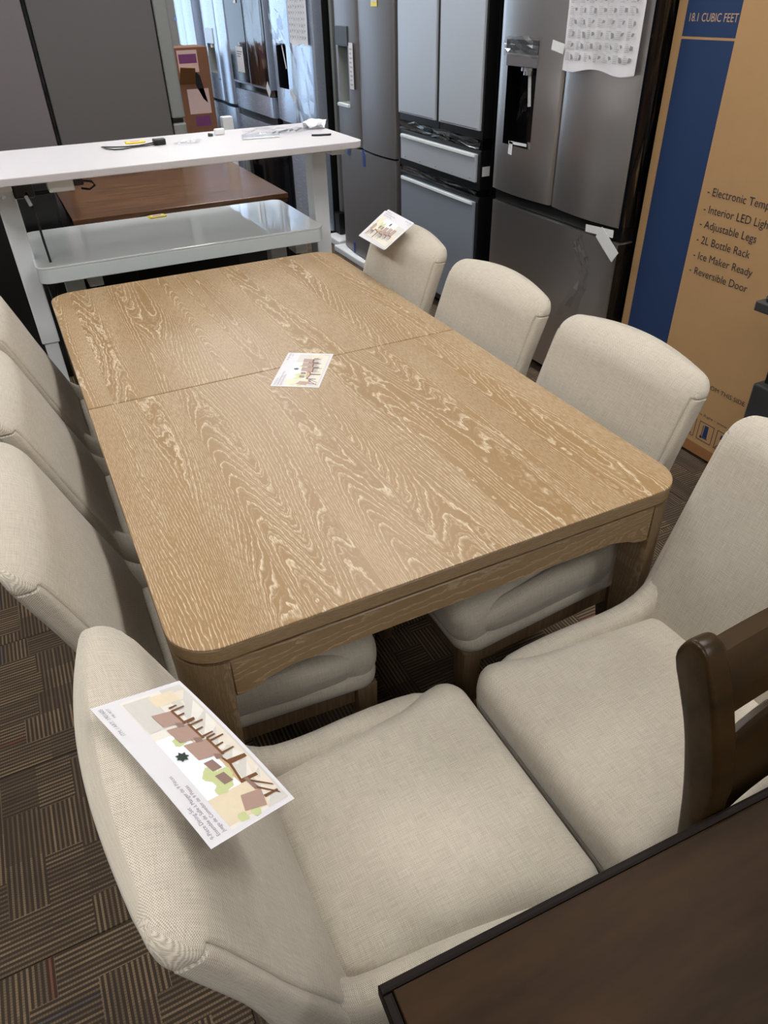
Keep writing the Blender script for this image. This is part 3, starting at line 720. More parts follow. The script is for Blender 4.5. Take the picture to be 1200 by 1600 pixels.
def recess(parent, mat, fx, ya, yb, za, zb, dep):
    mb = MB(); x = fx((ya + yb) / 2); xa, xb_ = fx(ya), fx(yb)
    v = [(xa, ya, za), (xb_, yb, za), (xb_, yb, zb), (xa, ya, zb), (x + dep, ya + .012, za + .01), (x + dep, yb - .012, za + .01), (x + dep, yb - .012, zb - .01), (x + dep, ya + .012, zb - .01)]
    mb.add(v, [(0, 1, 5, 4), (1, 2, 6, 5), (2, 3, 7, 6), (3, 0, 4, 7), (4, 5, 6, 7)])
    return mb.build('dispenser_recess', mat, parent)
def crumple(pts_uv, fn, amp=0.006, seed=1, sub=5):
    """a wrinkled sheet over the quad given by four (u, v) corners mapped by fn(u, v, height)"""
    rr = random.Random(seed); n = sub; vs = []; fs = []
    a, b, c, d = pts_uv
    for j in range(n + 1):
        for i in range(n + 1):
            s, t = i / n, j / n
            u = (a[0] * (1 - s) + b[0] * s) * (1 - t) + (d[0] * (1 - s) + c[0] * s) * t; v = (a[1] * (1 - s) + b[1] * s) * (1 - t) + (d[1] * (1 - s) + c[1] * s) * t
            k = 0.15 * max(abs(a[0] - b[0]), abs(a[1] - d[1])) / n
            vs.append(fn(u + rr.uniform(-k, k), v + rr.uniform(-k, k), rr.uniform(0.001, amp)))
    for j in range(n):
        for i in range(n): q = j * (n + 1) + i; fs.append((q, q + 1, q + n + 2, q + n + 1))
    return MB().add(vs, fs)
def strip(mb, p0, p1, w, x, th=.0006):
    """flat strip on a plane facing -X, from p0 to p1 (y, z)"""
    a = Vector((p0[0], p0[1])); b = Vector((p1[0], p1[1])); d = (b - a).normalized(); nn = Vector((-d.y, d.x)) * w / 2
    q = [a + nn, a - nn, b - nn, b + nn]; return mb.prism([(p.x, p.y) for p in q], 0, x - th, x)

# --- stainless french-door refrigerator next to the carton
F1 = thing('refrigerator', 'stainless french-door refrigerator with instruction sheet, beside the kraft carton', 'refrigerator', (1.98, .955, 0))
MB().box(1.705, 2.40, .505, 1.415, .03, 1.76, .006).build('cabinet', 'black_plastic', F1)
d1, fx1 = door('door', 'stainless', F1, .960, 1.425, .795, 1.765, 1.600, .098, .018, (1.118, 1.344, 1.003, 1.36))
d2, fx2 = door('door', 'stainless', F1, .492, .952, .795, 1.765, 1.600, .098, .022)
dr, fx3 = door('freezer_drawer', 'stainless', F1, .492, 1.425, .055, .735, 1.612, .086, .012)
MB().box(1.64, 1.70, .50, 1.42, .738, .792).build('drawer_grip', 'black_plastic', F1)
recess(d1, 'black_gloss', fx1, 1.118, 1.344, 1.003, 1.315, .075)
MB().box(1.598, 1.61, 1.118, 1.344, 1.316, 1.36, .002).build('control_panel', 'dark_steel', d1)
pl = MB().box(1.5985, 1.601, 1.118, 1.350, 1.365, 1.415).build('control_display', 'charcoal_plastic', d1)
crumple([(1.11, 1.355), (1.36, 1.355), (1.36, 1.425), (1.11, 1.425)], lambda u, v, h: (1.5975 - h, u, v), .008, 4, 6).build('protective_film', 'clear_film', pl)
nz_ = MB().lathe([(.030, 0), (.030, .014), (.042, .016), (.042, .03)], 18, (1.640, 1.215, 1.285)).build('nozzle', 'metal_bright', d1, angle=40)
s_ = MB(); strip(s_, (1.205, 1.285), (1.190, 1.165), .022, 1.632, .001); s_.build('tape_strip', 'masking_tape', d1)
crumple([(1.18, 1.23), (1.235, 1.22), (1.255, 1.10), (1.17, 1.13)], lambda u, v, h: (1.628 - h * 2, u, v), .01, 8, 4).build('film_bag', 'clear_film', d1)
s_ = MB(); strip(s_, (1.26, 1.02), (1.265, .965), .03, 1.598, .001); strip(s_, (1.14, 1.018), (1.28, 1.015), .012, 1.598, .001); s_.build('tape_strip', 'masking_tape', d1)
s_ = MB(); a, b = on_x(915, 356, 1.605), on_x(958, 366, 1.605); strip(s_, (a.y, a.z), (b.y, b.z), .03, 1.606, .001); a, b = on_x(935, 362, 1.60), on_x(960, 403, 1.60); strip(s_, (a.y, a.z), (b.y, b.z), .055, 1.603, .001); s_.build('tape_strip', 'masking_tape', dr)
cp = [(lambda q: (q.y, q.z))(on_x(*p, 1.605)) for p in ((897, 378), (912, 365), (925, 425), (905, 425))]
crumple(cp, lambda u, v, h: (1.604 - h, u, v), .01, 3, 5).build('film_scrap', 'clear_film', dr)
cp = [(lambda q: (q.y, q.z))(on_x(*p, 1.605)) for p in ((908, 425), (926, 425), (905, 490), (870, 490))]
crumple(cp, lambda u, v, h: (1.604 - h, u, v), .012, 5, 5).build('film_scrap', 'clear_film', dr)
crumple([(1.625, .78), (1.70, .78), (1.70, 1.70), (1.66, 1.70)], lambda u, v, h: (u, .489 - h * .8, v), .012, 6, 8).build('film_wrap', 'clear_film', d2)
crumple([(1.64, .30), (1.70, .30), (1.70, .72), (1.63, .66)], lambda u, v, h: (u, .489 - h, v), .012, 7, 7).build('film_wrap', 'clear_film', dr)
MB().box(1.612, 1.70, .4915, .494, .795, 1.76).build('door_side', 'black_gloss', d2); MB().box(1.626, 1.70, .4915, .494, .06, .73).build('drawer_side', 'black_gloss', dr)
for y in (.60, 1.32): MB().lathe([(.025, 0), (.025, .03)], 12, (1.80, y, 0)).build('foot', 'black_plastic', F1)

# --- black-framed silver refrigerator
F2 = thing('refrigerator', 'black-framed refrigerator with two pale silver doors above two drawers', 'refrigerator', (2.0, 2.0, 0))
MB().box(1.70, 2.42, 1.565, 2.445, .03, 1.78, .005).build('cabinet', 'black_plastic', F2)
for y0, y1, pa, pb in ((1.985, 2.445, 2.01, 2.438), (1.560, 1.978, 1.568, 1.970)):
    d = MB().box(1.632, 1.70, y0, y1, .985, 1.785, .004).build('door', 'black_plastic', F2)
    p = MB().box(1.618, 1.633, pa, pb, 1.025, 1.78, .003).build('door_panel', 'silver_panel', d)
    for dy in (.03,): MB().box(1.617, 1.6185, pa + .02, pb - .02, 1.032, 1.034).build('trim_line', 'black_plastic', p)
for z0, z1, pz0, pz1, mt in ((.745, .935, .785, .918, 'silver_panel'), (.06, .715, .10, .690, 'slate_drawer')):
    d = MB().box(1.632, 1.70, 1.562, 2.443, z0, z1, .004).build('drawer', 'black_plastic', F2)
    p = MB().box(1.618, 1.633, 1.585, 2.412, pz0, pz1, .003).build('drawer_panel', mt, d)
    MB().box(1.609, 1.6185, 1.60, 2.40, pz1 - .016, pz1 - .001, .002).build('grip_lip', 'grey_paint', p)
crumple([(1.58, .942), (2.44, .942), (2.44, .982), (1.58, .982)], lambda u, v, h: (1.634 - h, u, v), .010, 11, 9).build('protective_film', 'clear_film', F2)
crumple([(1.58, .718), (2.40, .718), (2.40, .743), (1.58, .743)], lambda u, v, h: (1.634 - h, u, v), .008, 12, 8).build('protective_film', 'clear_film', F2)
MB().box(1.64, 1.70, 1.562, 2.443, .936, .984).build('handle_bar', 'black_gloss', F2); MB().box(1.64, 1.70, 1.562, 2.443, .716, .744).build('handle_bar', 'black_gloss', F2)
for k in range(5): MB().lathe([(.004, 0), (.004, .002)], 8, (1.616, 1.63 + k * .18, .80)).build('screw', 'metal_bright', F2)
MB().box(1.645, 1.69, 1.5595, 1.5605, .815, .86).build('tape_strip', 'masking_tape', F2)
for y in (1.66, 2.35): MB().lathe([(.025, 0), (.025, .03)], 12, (1.80, y, 0)).build('foot', 'black_plastic', F2)

# --- dark four-door refrigerator
F3 = thing('refrigerator', 'dark grey steel refrigerator with blue tape and round door studs', 'refrigerator', (2.0, 2.93, 0))
MB().box(1.72, 2.42, 2.515, 3.335, .05, 1.77, .005).build('cabinet', 'charcoal_plastic', F3)
u1, gx1 = door('door', 'dark_steel', F3, 2.985, 3.345, .762, 1.775, 1.605, .113, .022, (3.108, 3.275, 1.005, 1.325))
u2, gx2 = door('door', 'dark_steel', F3, 2.507, 2.978, .762, 1.775, 1.605, .113, .022)
l1, gx3 = door('door', 'dark_steel', F3, 2.507, 3.345, .055, .750, 1.598, .12, .028)
recess(u1, 'door_edge_grey', gx1, 3.108, 3.275, 1.005, 1.325, .07)
p = MB().box(1.600, 1.615, 3.095, 3.285, 1.328, 1.43, .003).build('control_panel', 'charcoal_plastic', u1)
MB().box(1.592, 1.62, 3.105, 3.28, .985, 1.005, .003).build('drip_tray', 'grey_paint', u1)
lbm = MB().box(1.6035, 1.6045, 3.025, 3.085, 1.095, 1.345).build('care_label', 'paper_white', u1)
pm = MB()
for k in range(9): pm.box(1.6030, 1.6036, 3.035 + .01 * (k % 2), 3.075, 1.115 + k * .024, 1.125 + k * .024)
pm.build('label_print', 'paper_print', lbm)
for par, (y, z) in ((u1, (3.012, .975)), (u2, (2.955, .972)), (l1, (2.60, .68)), (l1, (3.27, .69))):
    s_ = MB().lathe([(.011, 0), (.011, .012), (.008, .02)], 12).build('handle_stud', 'metal_bright', par); s_.matrix_local = Matrix.Translation(Vector((1.604, y, z)) - Vector(F3['_o'])) @ Matrix.Rotation(-PI / 2, 4, 'Y')
bt = MB(); strip(bt, (3.146, .775), (3.150, .70), .028, 1.597); bt.build('blue_tape', 'blue_tape', l1)
bt = MB(); strip(bt, (2.903, .765), (2.895, .665), .035, 1.597); bt.build('blue_tape', 'blue_tape', l1)
bt = MB(); strip(bt, (3.11, .13), (3.11, .055), .03, 1.597); bt.build('blue_tape', 'blue_tape', l1)
MB().box(1.6035, 1.6045, 2.665, 2.745, 1.53, 1.66).build('energy_label', 'yellow_print', u2); MB().box(1.6025, 1.6036, 2.675, 2.735, 1.55, 1.65).build('energy_label', 'paper_white', u2)
MB().box(1.66, 1.70, 2.505, 2.520, .72, .765, .003).build('hinge', 'metal_bright', F3)
for y0, y1 in ((2.90, 3.42), (2.52, 2.80)): tag(MB().box(1.56, 1.76, y0, y1, 0, .045, .008).build('foam_block', 'white_foam'), 'white foam block under the %s of the dark grey refrigerator' % ('far end' if y0 > 2.8 else 'near end'), 'packing foam', 'foam blocks under the dark refrigerator')

# --- film-wrapped refrigerator with sheet
F4 = thing('refrigerator', 'film-wrapped steel refrigerator with dispenser and taped sheet, behind the dark one', 'refrigerator', (2.0, 4.15, 0))
MB().box(1.70, 2.42, 3.735, 4.565, .04, 1.78, .005).build('cabinet', 'black_plastic', F4)
a1, hx1 = door('door', 'stainless_cool', F4, 4.165, 4.570, .775, 1.785, 1.60, .10, .016, (4.245, 4.46, 1.005, 1.30))
a2, hx2 = door('door', 'stainless_cool', F4, 3.730, 4.158, .775, 1.785, 1.60, .10, .022)
a3, hx3 = door('freezer_drawer', 'stainless_cool', F4, 3.730, 4.570, .06, .73, 1.61, .09, .012)
MB().box(1.64, 1.70, 3.74, 4.56, .732, .772).build('drawer_grip', 'black_plastic', F4)
recess(a1, 'black_gloss', hx1, 4.245, 4.46, 1.005, 1.30, .07)
crumple([(4.20, 1.29), (4.50, 1.29), (4.50, 1.52), (4.20, 1.52)], lambda u, v, h: (1.598 - h, u, v), .02, 31, 7).build('protective_film', 'clear_film', a1)
s_ = MB(); strip(s_, (4.33, 1.29), (4.27, 1.14), .02, 1.606); strip(s_, (4.35, 1.0), (4.36, .95), .02, 1.5995); s_.build('tape_strip', 'masking_tape', a1)
s_ = MB(); strip(s_, (4.21, 1.00), (4.09, .94), .05, 1.5995); s_.build('tape_strip', 'masking_tape', a2)
crumple([(3.74, .80), (4.15, .80), (4.15, 1.30), (3.74, 1.30)], lambda u, v, h: (1.604 - h * .8, u, v), .01, 33, 6).build('protective_film', 'clear_film', a2)
# pale side board standing in the gap
tag(MB().box(1.74, 1.86, 3.66, 3.70, .21, 1.76, .004).build('side_board', 'door_edge_grey'), 'pale grey board standing in the gap behind the dark grey refrigerator', 'board')
tag(MB().box(1.62, 1.92, 3.46, 3.715, 0, .05, .008).build('foam_slab', 'white_foam'), 'white foam slab on the floor under the pale grey board', 'packing foam')
tag(MB().box(1.70, 1.90, 3.62, 3.712, .05, .209, .006).build('black_block', 'black_plastic'), 'black block between the foam slab and the pale grey board', 'block')

# --- refrigerator with dark glass door and drawers
F5 = thing('refrigerator', 'steel refrigerator with dark glass door panels and hanging tag', 'refrigerator', (2.0, 5.2, 0))
MB().box(1.70, 2.42, 4.70, 5.70, .04, 1.78, .005).build('cabinet', 'black_plastic', F5)
for y0, y1 in ((4.74, 5.245), (5.255, 5.775)):
    d = MB().box(1.62, 1.70, y0, y1, .955, 1.785, .005).build('door', 'stainless_cool', F5)
    MB().box(1.614, 1.6205, y0 + .015, y1 - .015, .975, 1.77, .002).build('glass_panel', 'black_gloss', d)
for z0, z1 in ((.755, .905), (.06, .69)): d, _ = door('drawer', 'stainless_cool', F5, 4.74, 5.775, z0, z1, 1.62, .08, .006)
MB().box(1.65, 1.70, 4.72, 5.76, .907, .953).build('drawer_grip', 'black_gloss', F5); MB().box(1.65, 1.70, 4.72, 5.76, .692, .753).build('drawer_grip', 'black_plastic', F5)
crumple([(4.80, .97), (5.20, .97), (5.20, 1.70), (4.80, 1.70)], lambda u, v, h: (1.612 - h * .6, u, v), .012, 41, 7).build('protective_film', 'clear_film', F5)
tg = MB().box(1.6085, 1.6095, 5.36, 5.56, 1.05, 1.24).build('hanging_tag', 'paper_white', F5); MB().tube([(1.609, 5.46, 1.24), (1.609, 5.45, 1.27), (1.609, 5.43, 1.25)], .003, 6).build('string', 'paper_white', tg)
pm = MB()
for k in range(3): pm.box(1.608, 1.6086, 5.38 + .03 * k, 5.54, 1.20 - k * .018, 1.206 - k * .018)
pm.build('tag_print', 'ink_grey', tg)
MB().box(1.6085, 1.6095, 5.40, 5.47, 1.55, 1.72).build('care_label', 'paper_white', F5)
s_ = MB(); strip(s_, (4.80, 1.0), (4.735, .93), .07, 1.611); s_.build('tape_strip', 'masking_tape', F5)

# --- refrigerator with dispenser further on
F6 = thing('refrigerator', 'steel side-by-side refrigerator with grey dispenser beyond the glass-door one', 'refrigerator', (2.0, 6.2, 0))
MB().box(1.70, 2.42, 5.83, 6.62, .04, 1.78, .005).build('cabinet', 'black_plastic', F6)
b1, kx1 = door('door', 'stainless_cool', F6, 6.165, 6.63, .765, 1.785, 1.60, .10, .02, (6.25, 6.50, .99, 1.36))
b2, kx2 = door('door', 'stainless_cool', F6, 5.82, 6.158, .765, 1.785, 1.60, .10, .02)
b3, kx3 = door('freezer_drawer', 'stainless_cool', F6, 5.82, 6.63, .06, .735, 1.60, .10, .02)
recess(b1, 'door_edge_grey', kx1, 6.25, 6.50, .99, 1.23, .07)
MB().box(1.60, 1.62, 6.25, 6.50, 1.232, 1.36, .003).build('control_panel', 'silver_panel', b1)
MB().lathe([(.03, 0), (.03, .03)], 14, (1.63, 6.36, 1.20)).build('nozzle', 'white_foam', b1)
for y in (6.18, 6.145): MB().box(1.59, 1.60, y - .008, y + .008, .945, .957, .002).build('handle_stud', 'metal_bright', b1)

# --- far refrigerator and carton at the end of the aisle
F7 = thing('refrigerator', 'bluish steel refrigerator at the far end of the aisle above the brown carton', 'refrigerator', (2.0, 7.25, 0))
MB().box(1.70, 2.42, 6.86, 7.72, .04, 1.80, .005).build('cabinet', 'black_plastic', F7)
door('door', 'stainless_cool', F7, 7.30, 7.73, 1.18, 1.80, 1.60, .10, .02); door('door', 'stainless_cool', F7, 6.85, 7.285, 1.18, 1.80, 1.57, .13, .02)
door('freezer_drawer', 'dark_steel', F7, 6.85, 7.73, .06, 1.12, 1.62, .08, .012)
MB().box(1.61, 1.64, 7.66, 7.80, 1.40, 1.43, .002).build('blue_tape', 'blue_tape', F7)
C2 = thing('brown_carton', 'brown carton with purple printed bands at the far end of the aisle', 'carton', (1.25, 5.95, 0))
MB().box(1.10, 1.40, 5.75, 6.15, 0, 1.24, .004).build('box_body', 'brown_carton', C2)
MB().box(1.12, 1.30, 5.7485, 5.7502, 1.05, 1.22).build('paper_label', 'pink_paper', C2); MB().box(1.13, 1.29, 5.747, 5.7486, 1.12, 1.19).build('printed_band', 'purple_ink', C2)
MB().box(1.20, 1.34, 5.7485, 5.7502, .62, .70).build('printed_band', 'purple_ink', C2); MB().box(1.16, 1.36, 5.7485, 5.7502, .72, .92).build('paper_label', 'pink_paper', C2)
fl = MB().add([(1.10, 5.749, .96), (1.25, 5.749, .96), (1.23, 5.60, 1.09), (1.10, 5.60, 1.10), (1.10, 5.753, .96), (1.25, 5.753, .96), (1.23, 5.604, 1.093), (1.10, 5.604, 1.103)], [(0, 1, 2, 3), (7, 6, 5, 4), (0, 4, 5, 1), (1, 5, 6, 2), (2, 6, 7, 3), (3, 7, 4, 0)])
fl.build('torn_flap', 'kraft_card_inner', C2); MB().add([(1.24, 5.7485, 1.08), (1.30, 5.7485, 1.02), (1.34, 5.7485, .80), (1.30, 5.7485, .84), (1.25, 5.7485, .95)], [(0, 1, 2, 3, 4)]).build('torn_hole', 'gap_shadow_black', C2)
bg = thing('wrapped_appliance', 'black film-wrapped appliance beside the brown carton', 'appliance', (1.50, 6.75, 0))
MB().box(1.30, 1.58, 6.66, 6.98, .0, 1.12, .01).build('body', 'black_gloss', bg); MB().prism(rrect(1.29, 1.59, 6.65, 6.99, .03, 4), 2, 1.12, 1.15, .006, 2).build('lid', 'grey_paint', bg)
crumple([(1.30, .1), (1.58, .1), (1.58, 1.1), (1.30, 1.1)], lambda u, v, h: (u, 6.658 - h, v), .02, 51, 8).build('film_wrap', 'clear_film', bg)

# --- grey refrigerators seen from the side, left aisle
F8 = thing('refrigerator', 'refrigerator seen from its wide dark grey side behind the white desk', 'refrigerator', (.15, 3.7, 0))
MB().box(-.195, .475, 3.30, 4.20, .04, 1.80, .006).build('cabinet', 'fridge_side_grey', F8)
MB().box(.482, .565, 3.302, 4.195, .985, 1.80, .012, 3).build('door', 'door_edge_grey', F8); MB().box(.482, .565, 3.302, 4.195, .08, .962, .012, 3).build('freezer_drawer', 'door_edge_grey', F8)
MB().box(.484, .55, 3.31, 4.19, .963, .984).build('hinge', 'black_plastic', F8); MB().box(-.18, .46, 3.33, 4.18, 0, .04).build('plinth', 'black_plastic', F8)
F9 = thing('refrigerator', 'second grey refrigerator side, cut off by the left edge of the view', 'refrigerator', (-.6, 3.7, 0))
MB().box(-.95, -.218, 3.29, 4.15, .04, 1.80, .006).build('cabinet', 'fridge_side_mauve', F9); MB().box(-.93, -.23, 3.31, 4.13, 0, .04).build('plinth', 'black_plastic', F9)
MB().box(-1.04, -.957, 3.292, 4.145, .08, 1.80, .012, 3).build('door', 'door_edge_grey', F9)
MB().box(-.216, -.200, 3.288, 3.30, .04, 1.79, .003).build('edge_strip', 'black_gloss', F9)

# ------------------------------------------------------------------ kraft appliance carton
BXF, BY0, BY1 = 1.69, -.34, .466
K = thing('appliance_carton', 'tall kraft appliance carton with navy stripe and feature list', 'carton', (2.05, .06, 0))
MB().box(BXF, 2.42, BY0, BY1, .015, 1.88, .004).build('box_body', 'kraft_card', K)
MB().box(BXF - .0022, BXF, BY0 + .004, BY1 - .002, .016, .062).build('base_tray', 'kraft_card_inner', K)
MB().box(BXF + .03, 2.40, BY0 + .03, BY1 - .03, 0, .015).build('pallet_runner', 'gap_shadow_black', K)
X0 = BXF - .0006
MB().box(X0, BXF, .193, .423, .35, 1.438).build('navy_stripe', 'navy_ink', K); MB().box(X0, BXF, .193, .423, 1.446, 1.86).build('navy_stripe', 'navy_ink', K)
def btext(s, px, width, height, mat, z_off=0, part='printed_text', slant=0):
    p = on_x(px[0], px[1], BXF); mb = MB(); place_text(mb, s, width, height, lambda x, y: (BXF - .0012, p.y - x, p.z + y)); mb.build(part, mat, K)
btext('18.1 CUBIC FEET', (1077, 33), .205, .023, 'tan_ink')
for s, px, wd in (('- Electronic Temp Control', (1105, 304), None), ('- Interior LED Light', (1099, 331), None), ('- Adjustable Legs', (1093, 354), None), ('- 2L Bottle Rack', (1088, 378), None), ('- Ice Maker Ready', (1083, 402), None), ('- Reversible Door', (1077, 425), None)):
    v, _ = text_mb(s); L = max(q.x for q in v) - min(q.x for q in v); btext(s, px, L * .0368, .0265, 'dark_ink')
p0 = on_x(1101, 597, BXF); mb = MB(); place_text(mb, 'CLAMP FROM THIS SIDE', .285, .017, lambda x, y: (BXF - .0012, .055 - x, .305 + y)); mb.build('printed_text', 'dark_ink', K)
mb = MB(); place_text(mb, 'Reproductive Right - www.', .25, .010, lambda x, y: (BXF - .0012, .06 - x, .188 + y)); mb.build('printed_text', 'dark_ink', K)
def boxline(mb, y0, y1, z0, z1, t=.0022):
    mb.box(X0, BXF - .0001, y0, y1, z0, z0 + t); mb.box(X0, BXF - .0001, y0, y1, z1 - t, z1); mb.box(X0, BXF - .0001, y0, y0 + t, z0, z1); mb.box(X0, BXF - .0001, y1 - t, y1, z0, z1)
for k, y in enumerate((.03, -.06, -.15, -.24)):
    mb = MB(); boxline(mb, y - .074, y, .085, .165); fr = mb.build('pictogram_frame', 'dark_ink', K); mb = MB(); c = y - .037
    if k == 0:
        mb.prism([(c - .004, .10), (c + .004, .10), (c + .004, .135), (c + .013, .135), (c, .157), (c - .013, .135), (c - .004, .135)], 0, X0, BXF - .0001); mb.box(X0, BXF - .0001, c - .025, c + .025, .092, .096)
    elif k == 1:
        mb.prism([(c - .012, .102), (c + .010, .102), (c + .008, .155), (c - .010, .155)], 0, X0, BXF - .0001); mb.box(X0, BXF - .0001, c + .014, c + .017, .102, .152); mb.prism([(c + .017 + .006 * math.cos(q), .100 + .006 * math.sin(q)) for q in [PI / 4 * i for i in range(8)]], 0, X0, BXF - .0001); mb.box(X0, BXF - .0001, c - .016, c + .018, .098, .101)
    elif k == 2:
        mb.prism([(c - .005, .128), (c + .018, .132), (c + .016, .152), (c - .007, .148)], 0, X0, BXF - .0001); mb.prism([(c - .020, .092), (c + .006, .096), (c + .003, .120), (c - .022, .114)], 0, X0, BXF - .0001); mb.prism([(c - .034, .163), (c - .031, .163), (c + .034, .088), (c + .031, .088)], 0, X0 - .0003, BXF - .0001)
    else: mb.prism([(c - .012, .10), (c + .012, .10), (c + .008, .15), (c - .008, .15)], 0, X0, BXF - .0001)
    mb.build('pictogram', 'navy_ink', fr)
mb = MB(); boxline(mb, -.31, -.245, .29, .335, .003); mb.build('clamp_mark', 'dark_ink', K)

# dark cabinet with overhanging top at the right edge
g_ = thing('grey_cabinet', 'dark grey cabinet with overhanging top at the right edge', 'cabinet', (1.60, -.58, 0))
MB().box(1.345, 1.66, -.80, -.40, .795, .825, .004).build('top', 'charcoal_plastic', g_); MB().prism(rrect(1.355, 1.66, -.79, -.41, .03, 5), 2, .825, .842, .006, 2).build('top_cap', 'black_gloss', g_)
MB().box(1.475, 1.66, -.78, -.42, .53, .795, .003).build('neck', 'black_plastic', g_)
MB().box(1.445, 1.665, -.80, -.405, .04, .535, .006).build('base', 'charcoal_plastic', g_); MB().box(1.455, 1.66, -.79, -.415, 0, .04).build('plinth', 'black_plastic', g_)

# ------------------------------------------------------------------ paper sheets taped to refrigerators
def sheet(name, label, y0, y1, z0, z1, x, seed, parent_z=None):
    o = thing(name, label, 'paper', (x, (y0 + y1) / 2, z0)); rr = random.Random(seed); n = 12; vs = []; fs = []
    for j in range(n + 1):
        for i in range(n + 1):
            s, t = i / n, j / n; y = y0 + (y1 - y0) * s; z = z0 + (z1 - z0) * t + (.008 * math.sin(9 * s + seed) * (1 - t) ** 3)
            vs.append((x - .004 * (1 - t) ** 4 * (1 + math.sin(11 * s)) - .0008, y, z))
    for j in range(n):
        for i in range(n): q = j * (n + 1) + i; fs.append((q, q + n + 1, q + n + 2, q + 1))
    MB().add(vs, fs).build('page', 'paper_white', o)
    for mt, cnt in (('paper_print', 1), ('paper_print_dark', 0)):
        mb = MB()
        cols = 7; rows = max(4, int((z1 - z0) / .038)); cw = (y1 - y0) * .92 / cols; rh = (z1 - z0) * .9 / rows
        for c in range(cols):
            for r in range(rows):
                yb = y1 - (y1 - y0) * .04 - c * cw; zt = z1 - (z1 - z0) * .04 - r * rh
                if cnt:
                    for k in range(5): L = cw * rr.uniform(.25, .5); zz = zt - .004 - k * .0058; mb.quad((x - .0075, yb - .004, zz), (x - .0075, yb - .004, zz - .0026), (x - .0075, yb - .004 - L, zz - .0026), (x - .0075, yb - .004 - L, zz))
                else:
                    a = cw * .58; hh = rh * rr.uniform(.3, .6); ww = cw * rr.uniform(.15, .32); sk = rr.uniform(-.008, .008)
                    mb.quad((x - .0076, yb - a, zt - .008), (x - .0076, yb - a + sk, zt - .008 - hh), (x - .0076, yb - a - ww + sk, zt - .008 - hh * rr.uniform(.6, 1)), (x - .0076, yb - a - ww, zt - .008 - hh * rr.uniform(0, .3)))
        mb.build('printed_figures' if not cnt else 'printed_lines', mt, o)['kind'] = 'stuff'
    return o
s1 = sheet('instruction_sheet', 'printed instruction sheet taped to the stainless refrigerator by the carton', .525, .945, 1.325, 1.74, 1.600, 3)
s_ = MB(); strip(s_, (1.02, 1.405), (.94, 1.392), .035, 1.594); s_.build('tape_strip', 'masking_tape', s1)
sheet('instruction_sheet', 'printed instruction sheet on the film-wrapped refrigerator behind the desks', 3.75, 4.12, 1.305, 1.74, 1.598, 5)

